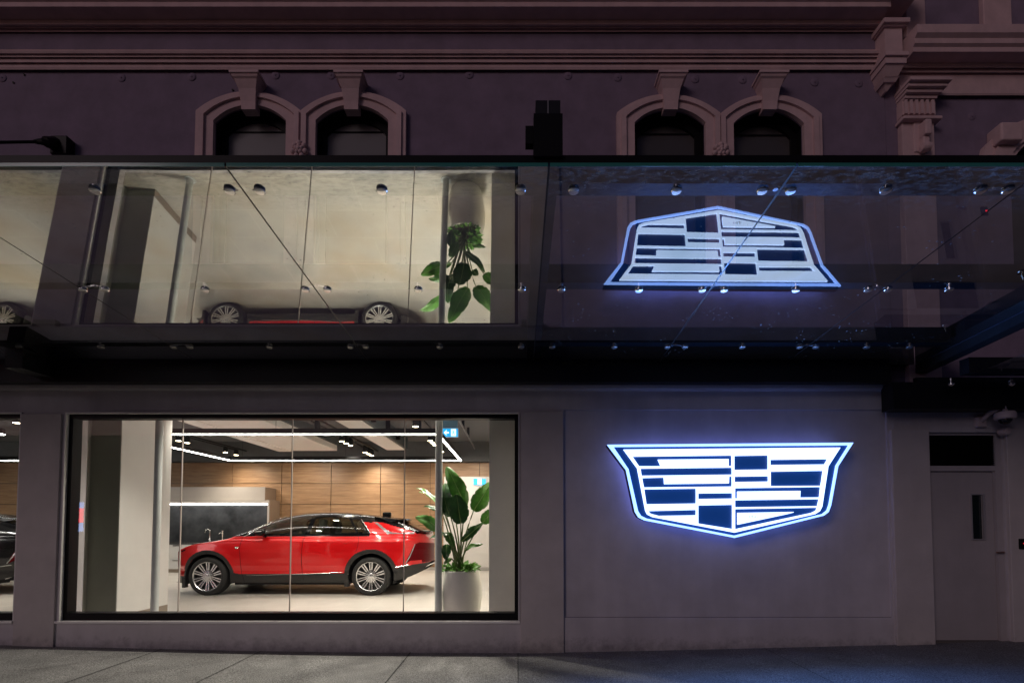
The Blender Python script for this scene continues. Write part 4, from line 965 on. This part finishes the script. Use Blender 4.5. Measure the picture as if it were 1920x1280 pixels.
REG[(X < -.60) & (Z_ > .60) & (Z_ < .83) & (np.abs(Y_) < .74) & (X < -.72)] = 'grille'
hl = za_([(58, 590), (130, 560), (128, 578), (70, 604)])
REG[inpoly(PXI, PYI, hl)] = 'headlamp'
gone = ((r1 < .425) | (r2 < .435)) & (Z_ < .86)
REG[gone] = 'gone'
PARTM = {'body': PAINT, 'cladding': CLAD, 'roof': GLOSSB, 'windscreen': CGLASS, 'rear_screen': CGLASS, 'front_door_glass': CGLASS, 'rear_door_glass': CGLASS, 'quarter_glass': CGLASS, 'tail_strip': LAMPG, 'tail_lamp': TAILM, 'grille': GLOSSB, 'headlamp': GLOSSB}
car = thing('parked_car', 'glossy red crossover car with black roof and silver wheels inside the shop window', 'car', (CX_AX + AX2 / 2, CY, FZ))
base = Vector((CX_AX, CY, FZ))
NC_ = NA + NB + 1
def shell_part(name, mask, m, sides=(1, -1)):
    mb = MB()
    for s in sides:
        idx = {}; ii, jj = np.nonzero(mask)
        for i, j in zip(ii, jj):
            q = []
            for a, b_ in ((i, j), (i + 1, j), (i + 1, j + 1), (i, j + 1)):
                key = (a, b_)
                if key not in idx:
                    idx[key] = len(mb.v); g = grid[a, b_]; mb.v.append(Vector((g[0], g[1] * s, g[2])) + base)
                q.append(idx[key])
            mb.f.append(tuple(q) if s == 1 else tuple(reversed(q)))
    o = mb.build(name, m, car, smooth=True)
    # weld the seam on the centre line
    bm = bmesh.new(); bm.from_mesh(o.data); bmesh.ops.remove_doubles(bm, verts=bm.verts[:], dist=1e-5); bm.to_mesh(o.data); bm.free()
    o.data.polygons.foreach_set('use_smooth', [True] * len(o.data.polygons)); return o
body = None
for nm, m_ in PARTM.items():
    if nm in ('front_door_glass', 'rear_door_glass', 'quarter_glass', 'headlamp'):
        if (REG == nm).any():
            for s in (1, -1): shell_part(nm, REG == nm, m_, (s,))
    else:
        if (REG == nm).any():
            o = shell_part(nm, REG == nm, m_)
            if nm == 'body': body = o
# surface lookup for trim laid on the near side
def on_side(px, py, lift=.003):
    d2 = (PXI - px) ** 2 + (PYI - py) ** 2 + np.where(REG == 'gone', 0, 0) + np.where(ny < .15, 1e3, 0)
    i, j = np.unravel_index(np.argmin(d2), d2.shape); p = cen[i, j]
    # refine by the pixel ray at that depth
    w = at(px, py, CY + p[1] - lift) - base
    return (w.x, w.y, w.z)
def trim_line(name, pts, r, m, parent=None, lift=.003):
    loc = []
    for (a, b_), (c_, d_) in zip(pts[:-1], pts[1:]):
        n = max(2, int(math.hypot(c_ - a, d_ - b_) / 2.5))
        for k in range(n): loc.append(on_side(lerp(a, c_, k / n), lerp(b_, d_, k / n), lift))
    loc.append(on_side(*pts[-1], lift))
    for s in (1, -1):
        MB().tube([Vector((p[0], p[1] * s, p[2])) + base for p in loc], r, 6).build(name, m, parent or body)
trim_line('door_gap', zb__([(42, 360), (-10, 430), (-30, 560), (-36, 700), (-26, 850), (-5, 980)]), .0035, BLACK)
trim_line('door_gap', za_([(885, 410), (862, 480), (845, 560), (860, 760), (872, 870), (915, 1000)]), .003, BLACK)
trim_line('door_gap', zb__([(722, 365), (730, 440), (712, 540), (690, 600)]), .003, BLACK)
trim_line('sill_trim', za_([(940, 908), (1170, 906), (1480, 897), (1720, 890)]) + zb__([(250, 878), (515, 868)]), .0045, SILV)
trim_line('bumper_trim', zb__([(1212, 803), (1300, 788), (1400, 770)]), .009, SILV)
trim_line('door_handle', za_([(1480, 488), (1560, 492), (1640, 486)]), .006, PAINT, lift=.006)
trim_line('door_handle', zb__([(490, 470), (560, 478), (635, 466)]), .006, PAINT, lift=.006)
trim_line('window_trim', zb__([(70, 362), (400, 358), (700, 354), (880, 355)]), .006, GLOSSB)
trim_line('window_trim', zb__([(765, 165), (800, 215), (885, 352)]), .009, SILV)
trim_line('pillar_trim', za_([(905, 398), (1000, 345), (1200, 226), (1380, 155), (1480, 128)]), .006, SILV)
trim_line('tail_lamp_bar', zb__([(1480, 495), (1440, 590), (1410, 660), (1352, 752)]), .010, LAMPG)
trim_line('rear_screen_trim', zb__([(1225, 200), (1330, 245), (1420, 295), (1490, 330)]), .008, SILV)
trim_line('fender_badge', za_([(785, 534), (832, 530), (822, 548), (800, 552), (787, 538)]), .008, SILV)
# wheels
def wheel(x, s):
    yo = s * .958; n = 48; c = base + Vector((x, 0, HUB))
    prof = [(.275, -.01), (.285, -.022), (.315, -.016), (.345, -.008), (.360, .012), (.3655, .035), (.366, .12), (.3655, .205), (.360, .228), (.345, .245), (.28, .25)]
    mb = MB().lathe([(r, -s * 0 + (CY + yo - s * h) - CY) for r, h in prof], (c.x, CY, c.z), 'y', n, cap=False)
    w_ = mb.build('wheel', TYRE, car, smooth=True, recalc=True)
    rim = MB()
    rim.lathe([(.277, yo - s * .0), (.284, yo + s * .006), (.277, yo - s * -.0 + s * .010), (.262, yo - s * .004), (.258, yo - s * .03)], (c.x, CY, c.z), 'y', n, cap=False)
    for k in range(10):
        a = 2 * math.pi * (k + .5) / 10
        for dd in (-1, 1):
            # every spoke is a pair of slim bars
            u = Vector((math.cos(a), 0, math.sin(a))); v = Vector((-math.sin(a), 0, math.cos(a)))
            pr = [(.055, .012, .010, -.012), (.12, .0165, .0110, -.018), (.20, .0215, .0120, -.010), (.268, .025, .0135, -.002)]
            for (ra, oa, wa, ya), (rb, ob, wb, yb_) in zip(pr[:-1], pr[1:]):
                vs = []
                for (r_, o_, wi, yy_) in ((ra, oa, wa, ya), (rb, ob, wb, yb_)):
                    for e in (-1, 1):
                        for dy in (0, -.03):
                            p = u * r_ + v * (dd * o_ + e * wi); vs.append(Vector((c.x, CY, c.z)) + p + Vector((0, yo + s * (yy_ + dy), 0)))
                rim.add(vs, [(0, 2, 6, 4), (1, 5, 7, 3), (0, 4, 5, 1), (2, 3, 7, 6)])
    rim.build('rim', RIMM, w_, recalc=True)
    hb = MB().lathe([(.066, yo - s * .04), (.066, yo - s * .014), (.05, yo - s * .004), (.03, yo), (.001, yo + s * .002)], (c.x, CY, c.z), 'y', 24)
    for k in range(6):
        a = 2 * math.pi * k / 6; hb.lathe([(.011, yo - s * .02), (.011, yo - s * .002), (.004, yo)], (c.x + .058 * math.cos(a), CY, c.z + .058 * math.sin(a)), 'y', 8)
    hb.build('hub', RIMM, w_, smooth=True, angle=40, recalc=True)
    MB().lathe([(.001, yo - s * .075), (.262, yo - s * .07), (.27, yo - s * .05)], (c.x, CY, c.z), 'y', 32, cap=False).build('rim_back', RIMD, w_)
for x in (0, AX2):
    for s in (-1, 1): wheel(x, s)
# arch liners and underbody
lin_ = MB()
for x, rr in ((0, .428), (AX2, .438)):
    for s in (-1, 1):
        n = 28; k = len(lin_.v)
        for j in range(n + 1):
            a = lerp(-.35, math.pi + .35, j / n); p = base + Vector((x + rr * math.cos(a), 0, HUB + rr * math.sin(a)))
            lin_.v += [p + Vector((0, s * .93, 0)), p + Vector((0, s * .60, 0))]
        for j in range(n): a = k + 2 * j; lin_.f.append((a, a + 1, a + 3, a + 2))
        k = len(lin_.v); lin_.v.append(base + Vector((x, s * .6, HUB)))
        for j in range(n + 1):
            a = lerp(-.35, math.pi + .35, j / n); lin_.v.append(base + Vector((x + rr * math.cos(a), s * .6, HUB + rr * math.sin(a))))
        for j in range(n): lin_.f.append((k, k + 1 + j, k + 2 + j))
lin_.build('arch_liner', mat('liner', (.008, .008, .008), .9), car)
ub = MB().add([(base.x + x, base.y + y, base.z + z) for x, z in ((-.75, .225), (-.45, .215), (3.45, .235), (3.9, .38)) for y in (-.72, .72)], [(0, 1, 3, 2), (2, 3, 5, 4), (4, 5, 7, 6)])
ub.build('underbody', mat('liner'), car)
MB().box(base.x + .45, base.x + 2.6, CY - .82, CY + .82, base.z + .19, base.z + .225).build('battery_tray', mat('liner'), car)
# mud flap
for s in (-1, 1):
    MB().box(base.x - .52, base.x - .46, CY + s * .84 - .05, CY + s * .84 + .05, base.z + .14, base.z + .34).build('mud_flap', CLAD, car)
    MB().box(base.x + 2.58, base.x + 2.66, CY + s * .86 - .06, CY + s * .86 + .06, base.z + .16, base.z + .36).build('mud_flap', CLAD, car)
# mirrors
for s in (-1, 1):
    q = at(489, 998, CY - 1.02); mb = MB(); bm = bmesh.new(); bmesh.ops.create_uvsphere(bm, u_segments=18, v_segments=12, radius=1)
    for v in bm.verts:
        v.co = Vector((q.x + v.co.x * (.085 if v.co.x > 0 else .115), CY + s * (1.03 + v.co.y * .095), q.z + v.co.z * .068))
    bm.verts.index_update(); mb.add([v.co.copy() for v in bm.verts], [[v.index for v in f.verts] for f in bm.faces]); bm.free()
    mr_ = mb.build('mirror', GLOSSB, car, smooth=True, recalc=True)
    MB().tube([(q.x + .02, CY + s * 1.0, q.z - .05), (q.x + .05, CY + s * .92, q.z - .075)], .022, 8).build('mirror_foot', GLOSSB, mr_)
    MB().tube([(q.x - .10, CY + s * 1.05, q.z + .0), (q.x - .04, CY + s * 1.125, q.z + .02), (q.x + .06, CY + s * 1.12, q.z + .03)], .008, 6).build('mirror_trim', SILV, mr_)
# roof spoiler, aerial fin, tail lip
def lofted(sections, name, m, parent):
    mb = MB(); n = len(sections[0])
    for s in sections: mb.v += [Vector(p) + base for p in s]
    for i in range(len(sections) - 1):
        for j in range(n): a = i * n + j; b_ = i * n + (j + 1) % n; mb.f.append((a, b_, b_ + n, a + n))
    mb.f += [tuple(reversed(range(n))), tuple((len(sections) - 1) * n + j for j in range(n))]
    return mb.build(name, m, parent, recalc=True)
sec = []
for y, xr, zr_ in ((-.62, 3.36, 1.405), (-.56, 3.52, 1.445), (-.3, 3.60, 1.46), (0, 3.62, 1.465), (.3, 3.60, 1.46), (.56, 3.52, 1.445), (.62, 3.36, 1.405)):
    zc_ = zr_; xf = 3.05 if abs(y) < .6 else 3.2
    sec.append([(xf, y, zc_ + .055), (xr, y, zc_ - .005), (xr + .01, y, zc_ - .025), (xr - .1, y, zc_ - .035), (xf, y, zc_ - .02)])
lofted(sec, 'roof_spoiler', GLOSSB, car)
sec = []
for y in (-.70, -.62, -.3, 0, .3, .62, .70):
    xx_ = 4.10 - .14 * (abs(y) / .7) ** 3; sec.append([(xx_ - .14, y, 1.205), (xx_ + .02, y, 1.215), (xx_ + .03, y, 1.195), (xx_ - .05, y, 1.16), (xx_ - .14, y, 1.165)])
lofted(sec, 'tail_lip', GLOSSB, car)
MB().cbox(base.x + 3.06, base.x + 3.24, CY - .05, CY + .05, FZ + 1.50, FZ + 1.60, .03).build('roof_fin', GLOSSB, car)
# rear diffuser
MB().tube([base + Vector((3.60, -.78, .30)), base + Vector((3.83, -.74, .39)), base + Vector((3.98, -.62, .49)), base + Vector((4.08, -.3, .53)), base + Vector((4.1, .3, .53))], .016, 6).build('bumper_accent', SILV, car)
# seats and dashboard inside
for x, zt_s in ((1.55, 1.38), (2.45, 1.32)):
    for s in (-1, 1):
        st = MB().cbox(base.x + x - .28, base.x + x + .24, CY + s * .38 - .24, CY + s * .38 + .24, FZ + .55, FZ + .74, .06)
        o_ = st.build('seat', SEATM, car, smooth=True)
        bk = MB(); bk.add([(base.x + x + .18 + e * .12 + t * .26, CY + s * .38 + yy * (.24 - .07 * t), FZ + .66 + t * (zt_s - .76)) for t in (0, 1) for e, yy in ((-.5, -1), (.5, -1), (.5, 1), (-.5, 1))], [(0, 1, 5, 4), (1, 2, 6, 5), (2, 3, 7, 6), (3, 0, 4, 7), (4, 5, 6, 7)])
        bk.build('seat_back', SEATM, o_); MB().cbox(base.x + x + .36, base.x + x + .47, CY + s * .38 - .12, CY + s * .38 + .12, FZ + zt_s - .10, FZ + zt_s + .07, .035).build('headrest', SEATM, o_, smooth=True)
MB().cbox(base.x + .55, base.x + 1.0, CY - .74, CY + .74, FZ + .86, FZ + 1.10, .06).build('dashboard', mat('dash', (.03, .03, .03), .6), car)
MB().box(base.x + .5, base.x + 3.6, CY - .80, CY + .80, FZ + .5, FZ + .54).build('cabin_floor', mat('liner'), car)
# the black car at the far left: a copy with black paint
def copy_tree(o, parent=None):
    c = o.copy(); COL.objects.link(c); c.parent = parent
    if c.type == 'MESH' and c.material_slots and c.material_slots[0].material == PAINT:
        c.material_slots[0].link = 'OBJECT'; c.material_slots[0].material = BPAINT
    for ch in list(o.children): copy_tree(ch, c)
    return c
car2 = copy_tree(car); car2.location = car.location + Vector((at(-58, 1080, CY - .95).x - at(693.5, 1080, CY - .95).x, 0, 0))
tag(car2, 'glossy black car partly seen through the window at the left edge', 'car')

# ---------------------------------------------------------------- potted plant
PY = .85
pc = at(864, 1068, PY)
LEAF = mat('leaf_green', (.065, .20, .025), .33, noise=.3, nscale=14, coat=.15); LEAFD = mat('leaf_dark', (.03, .115, .022), .33, noise=.3, nscale=14, coat=.15)
STEM = mat('leaf_stem', (.10, .13, .05), .5); POTM = mat('pot_white', (.82, .80, .75), .55, noise=.03)
for m_ in (LEAF, LEAFD):
    nt = m_.node_tree; b = nt.nodes['Principled BSDF']; b.inputs['Subsurface Weight'].default_value = 0
    b.inputs['Transmission Weight'].default_value = 0
plant = thing('potted_plant', 'tall leafy bird of paradise plant in a large white pot', 'plant', (pc.x, PY, FZ))
hp = pc.z - FZ
prof = [(.205, 0), (.235, .02), (.275, hp * .35), (.29, hp * .55), (.283, hp * .75), (.25, hp * .97), (.244, hp), (.232, hp), (.235, hp - .05)]
MB().lathe(prof, (pc.x, PY, FZ), 'z', 48, cap=False).build('pot', POTM, plant, smooth=True)
MB().lathe([(.001, hp - .045), (.237, hp - .045)], (pc.x, PY, FZ), 'z', 24, cap=False).build('soil', mat('soil', (.03, .022, .015), .95), plant)
def leaf(b0, tip, w, normal_hint, m, fold=.12, bend=.15, curl=.25, nl=18, nwid=7):
    b0 = Vector(b0); tip = Vector(tip); ax = tip - b0; L = ax.length; t = ax.normalized()
    nrm = (Vector(normal_hint) - t * Vector(normal_hint).dot(t)).normalized(); s = t.cross(nrm).normalized()
    mb = MB()
    for i in range(nl + 1):
        u = i / nl; wid = w * (math.sin(math.pi * min(1, u * .93 + .035) ** .80)) ** .75 * (1 - .12 * u)
        if i == nl: wid = .002
        cpos = b0 + ax * u + nrm * (bend * L * (-4 * (u - .5) ** 2 + 1)) 
        for j in range(-nwid, nwid + 1):
            v = j / nwid; rip = .010 * math.sin(u * 46 + abs(v) * 3) * abs(v) * wid / .12 + .012 * math.sin(u * 9 + b0.x * 40) * abs(v)
            mb.v.append(cpos + s * (v * wid * (1 - .08 * abs(v)) * (1 - (.10 if (int(u * 17 + b0.z * 31) % 5 == 0 and abs(v) > .95) else 0))) + nrm * (fold * wid * abs(v) * 2 - curl * wid * v * v + rip))
    n = 2 * nwid + 1
    for i in range(nl):
        for j in range(n - 1): a = i * n + j; mb.f.append((a, a + 1, a + 1 + n, a + n))
    o = mb.build('leaf', m, plant, smooth=True)
    rib = MB().tube([b0 + ax * u + nrm * (bend * L * (-4 * (u - .5) ** 2 + 1) + .003) for u in [k / 10 for k in range(11)]], .007, 6, r2=.002)
    rib.build('midrib', mat('rib_pale', (.16, .26, .07), .4), o)
    return b0
def LP(px, py, dy=0): return at(px, py, PY + dy)
leaves = [((872, 950), (837, 874), .115, (.2, -1, .2), LEAF, 0, .0, .10), ((845, 968), (834, 905), .11, (-.3, -1, .2), LEAFD, -.10, -.12, .2),
          ((864, 981), (856, 926), .125, (.1, -1, .1), LEAFD, -.22, -.30, -.1), ((888, 957), (922, 903), .115, (.15, -1, .15), LEAF, .05, .05, .1),
          ((904, 980), (930, 952), .08, (.3, -1, .3), LEAF, 0, 0, .1), ((822, 944), (780, 915), .05, (.3, -.5, 1), LEAF, .1, .15, .12), ((828, 950), (786, 921), .045, (.6, -.3, .8), LEAF, .2, .25, .1),
          ((836, 962), (794, 950), .055, (.1, -.7, 1), LEAFD, -.1, -.2, .12), ((824, 993), (779, 968), .085, (.4, -1, .4), LEAF, -.05, -.1, .18), ((838, 1003), (806, 1012), .05, (0, -.6, 1), LEAFD, 0, .1, .2),
          ((835, 998), (850, 1026), .06, (.4, -1, .5), LEAF, -.2, -.28, .2), ((838, 1020), (836, 1050), .06, (0, -1, .2), LEAFD, -.2, -.28, .1),
          ((866, 1014), (906, 979), .05, (.5, -.6, .4), LEAFD, -.15, -.05, .12), ((873, 1030), (906, 1020), .035, (.1, -.8, .8), LEAF, -.2, -.2, .15), ((846, 1046), (832, 1056), .03, (0, -1, .3), LEAF, -.22, -.25, .1),
          ((852, 960), (846, 930), .09, (-.2, -1, .3), LEAFD, .2, .25, .1), ((880, 1000), (892, 985), .05, (.3, -.8, .4), LEAFD, .12, .1, .1)]
root = Vector((pc.x, PY, FZ + hp - .05))
for (bx_, by_), (tx_, ty_), w_, nh, m_, dy0, dy1, bd in leaves:
    b0 = LP(bx_, by_, dy0); t1 = LP(tx_, ty_, dy1); leaf(b0, t1, w_ * 1.22, nh, m_, bend=bd)
    r0 = root + Vector((random.uniform(-.05, .05), random.uniform(-.05, .05), 0)); mid = (r0 + b0) / 2 + Vector(((r0.x - b0.x) * .18, (r0.y - b0.y) * .18, .05))
    pts = [(r0 * (1 - u) ** 2 + mid * 2 * u * (1 - u) + b0 * u * u) for u in [k / 8 for k in range(9)]]
    MB().tube(pts, .015, 7, r2=.007).build('leaf_stem', STEM, plant, smooth=True)
ug = MB()
for k in range(170):
    a = random.uniform(0, 2 * math.pi); r = .225 * math.sqrt(random.random()); p = root + Vector((r * math.cos(a), r * math.sin(a), random.uniform(.03, .10)))
    d = Vector((math.cos(a) * random.uniform(.2, 1), math.sin(a) * random.uniform(.2, 1), random.uniform(-.3, .9))).normalized(); L = random.uniform(.05, .10)
    s = d.cross(Vector((random.uniform(-1, 1), random.uniform(-1, 1), 1))).normalized() * L * .32; q = d * L
    ug.add([p, p + q * .5 + s + Vector((0, 0, .01)), p + q, p + q * .5 - s + Vector((0, 0, .01))], [(0, 1, 2, 3)])
ug.build('underplanting', mat('fern_green', (.10, .26, .03), .5, noise=.4, nscale=30), plant)

# ---------------------------------------------------------------- lit totem across the street (mirrored in the window glass)
sgd = 20.5; sx_ = at(146, 967, CAM.y + sgd).x; sy_ = .19 - (CAM.y + sgd); sz0, sz1 = zz(996, CAM.y + sgd), zz(941, CAM.y + sgd)
tot = thing('street_sign', 'slim red and blue lit sign across the street, mirrored in the shop window', 'sign', (sx_, sy_, -.14))
hw = .16
MB().tube([(sx_, sy_ - .1, -.14), (sx_, sy_ - .1, sz0 + .1)], .04, 10).build('post', BLACKSAT, tot)
zA, zB = lerp(sz0, sz1, .30), lerp(sz0, sz1, .80)
BL = mat('sign_panel_blue', (.1, .2, .7), .4, emit=(.25, .45, 1), estr=9); RD = mat('sign_panel_red', (.7, .02, .05), .4, emit=(1, .02, .06), estr=12); WH = mat('sign_panel_white', (.9, .9, .9), .4, emit=(1, .9, .9), estr=9)
MB().box(sx_ - hw, sx_ + hw, sy_ - .1, sy_, sz0, zA - .003).build('lower_panel', BL, tot)
MB().box(sx_ - hw, sx_ + hw, sy_ - .1, sy_, zA, zB - .003).build('middle_panel', RD, tot)
MB().box(sx_ - hw, sx_ + hw, sy_ - .1, sy_, zB, sz1).build('upper_panel', BL, tot)
MB().tube([(sx_ + .08 * math.cos(a) * (1 if a < 0 else 1), sy_ + .012, (zA + zB) / 2 + .13 * math.sin(a * 1.0) * 1.1) for a in [R(d_) for d_ in range(40, 330, 20)]], .018, 6).build('mark', WH, tot)

# ---------------------------------------------------------------- dark buildings across the street
oppo = thing('street_building', 'plain dark two storey building across the street, behind the photographer', 'building', (0, -26, -.14))
ho = []
for i in range(-7, 8):
    ho.append(rect(i * 4.2 - 1.2, i * 4.2 + 1.2, 3.9, 5.6)); ho.append(rect(i * 4.2 - 1.5, i * 4.2 + 1.5, .3, 2.8))
mb = MB().plate(rect(-34, 34, -.14, 7.2), ho, 26.0, 26.3)
for v in mb.v: v.y = -v.y
mb.f = [tuple(reversed(f)) for f in mb.f]
mb.build('wall', mat('dark_brick', (.10, .07, .06), .9, noise=.2, nscale=5), oppo)
MB().box(-34, 34, -26.8, -26.31, -.14, 7.0).build('dark_rooms', BLACKSAT, oppo)
structure(MB().box(-60, 60, -26, -21, -.14, .0).build('far_pavement', PAVE))

# ---------------------------------------------------------------- lamps
def spot(x, y, z, tgt, power, size=60, blend=.6, col=(1, .90, .78)):
    l = bpy.data.lights.new('spot_lamp', 'SPOT'); l.energy = power; l.spot_size = R(size); l.spot_blend = blend; l.color = col; l.shadow_soft_size = .06
    o = bpy.data.objects.new('spot_lamp', l); COL.objects.link(o); o.location = (x, y, z)
    o.rotation_euler = (Vector(tgt) - Vector((x, y, z))).to_track_quat('-Z', 'Y').to_euler()
for x, y in lamp_targets[::1]:
    far = y > 7.0
    if far: spot(x, y, CAM.z + 1.965, (x + .2, IY1 - .05, 1.1), (75 if y > 8.1 else 150), 125, blend=1, col=(1, .88, .74))
    else: spot(x, y, CAM.z + 1.965, (x + random.uniform(-.5, .5), y - .6, FZ), 125, 95)
for x, y in ((-6.0, 7.5), (-1.2, 7.4)): spot(x, y, 3.48, (x, IY1, 1.1), 140, 125, blend=1, col=(1, .88, .74))
for x, y in ((-5.4, 1.2), (-3.3, 1.1), (-1.6, 1.2), (-.7, 2.4), (-9.5, 1.3)): spot(x, y, 3.50, (x, y - .9, FZ), 240, 120)
spot(-.55, 1.3, 3.5, (-.8, .85, .8), 190, 70)  # added lamp without a fixture, brightens the plant pot
spot(-7.6, 6.2, 3.50, (-8.2, ky, FZ + .5), 90, 70)  # added lamp without a fixture, lifts the kitchen drawers
for x in (-5.0, -3.5, -2.2): spot(x, 1.5, 3.50, (x, CY - .9, FZ + .7), 130, 80, .8)

# added blue spot lamps before the sign extend its light over footpath and canopy glass
for px_ in (1230, 1377, 1525):
    q = at(px_, 900, -.24); spot(q.x, q.y, q.z, (q.x, -3, q.z + .3), 60, 168, .4, (.12, .32, 1.0)); COL.objects[-1].data.shadow_soft_size = .0

# ---------------------------------------------------------------- night sky and street glow
w = bpy.data.worlds.new('World'); scene.world = w; w.use_nodes = True; nt = w.node_tree; bg = nt.nodes['Background']
SUN_EL, SUN_AZ = R(20), R(218)               # street light from the left, behind the photographer
sky = nt.nodes.new('ShaderNodeTexSky'); sky.sky_type = 'NISHITA'; sky.sun_disc = False; sky.sun_elevation = SUN_EL; sky.sun_rotation = SUN_AZ
mx = nt.nodes.new('ShaderNodeMix'); mx.data_type = 'RGBA'; mx.blend_type = 'MULTIPLY'; mx.inputs['Factor'].default_value = 1; mx.inputs['B'].default_value = (.86, .62, .80, 1)
nt.links.new(sky.outputs[0], mx.inputs['A']); nt.links.new(mx.outputs['Result'], bg.inputs[0]); bg.inputs['Strength'].default_value = .018
sl = bpy.data.lights.new('sun', 'SUN'); sl.energy = .30; sl.angle = R(20); sl.color = (1, .80, .83)
so_ = bpy.data.objects.new('sun', sl); COL.objects.link(so_)
sdir = Vector((math.sin(SUN_AZ) * math.cos(SUN_EL), math.cos(SUN_AZ) * math.cos(SUN_EL), math.sin(SUN_EL)))
so_.rotation_euler = sdir.to_track_quat('Z', 'Y').to_euler()

scene.render.engine = 'CYCLES'
scene.view_settings.view_transform = 'Standard'; scene.view_settings.look = 'None'; scene.view_settings.exposure = 0; scene.view_settings.gamma = 1
scene.cycles.use_denoising = True
scene.cycles.max_bounces = 10; scene.cycles.transparent_max_bounces = 16; scene.cycles.glossy_bounces = 5; scene.cycles.diffuse_bounces = 4
scene.cycles.caustics_reflective = False; scene.cycles.caustics_refractive = False
scene.cycles.sample_clamp_indirect = 6
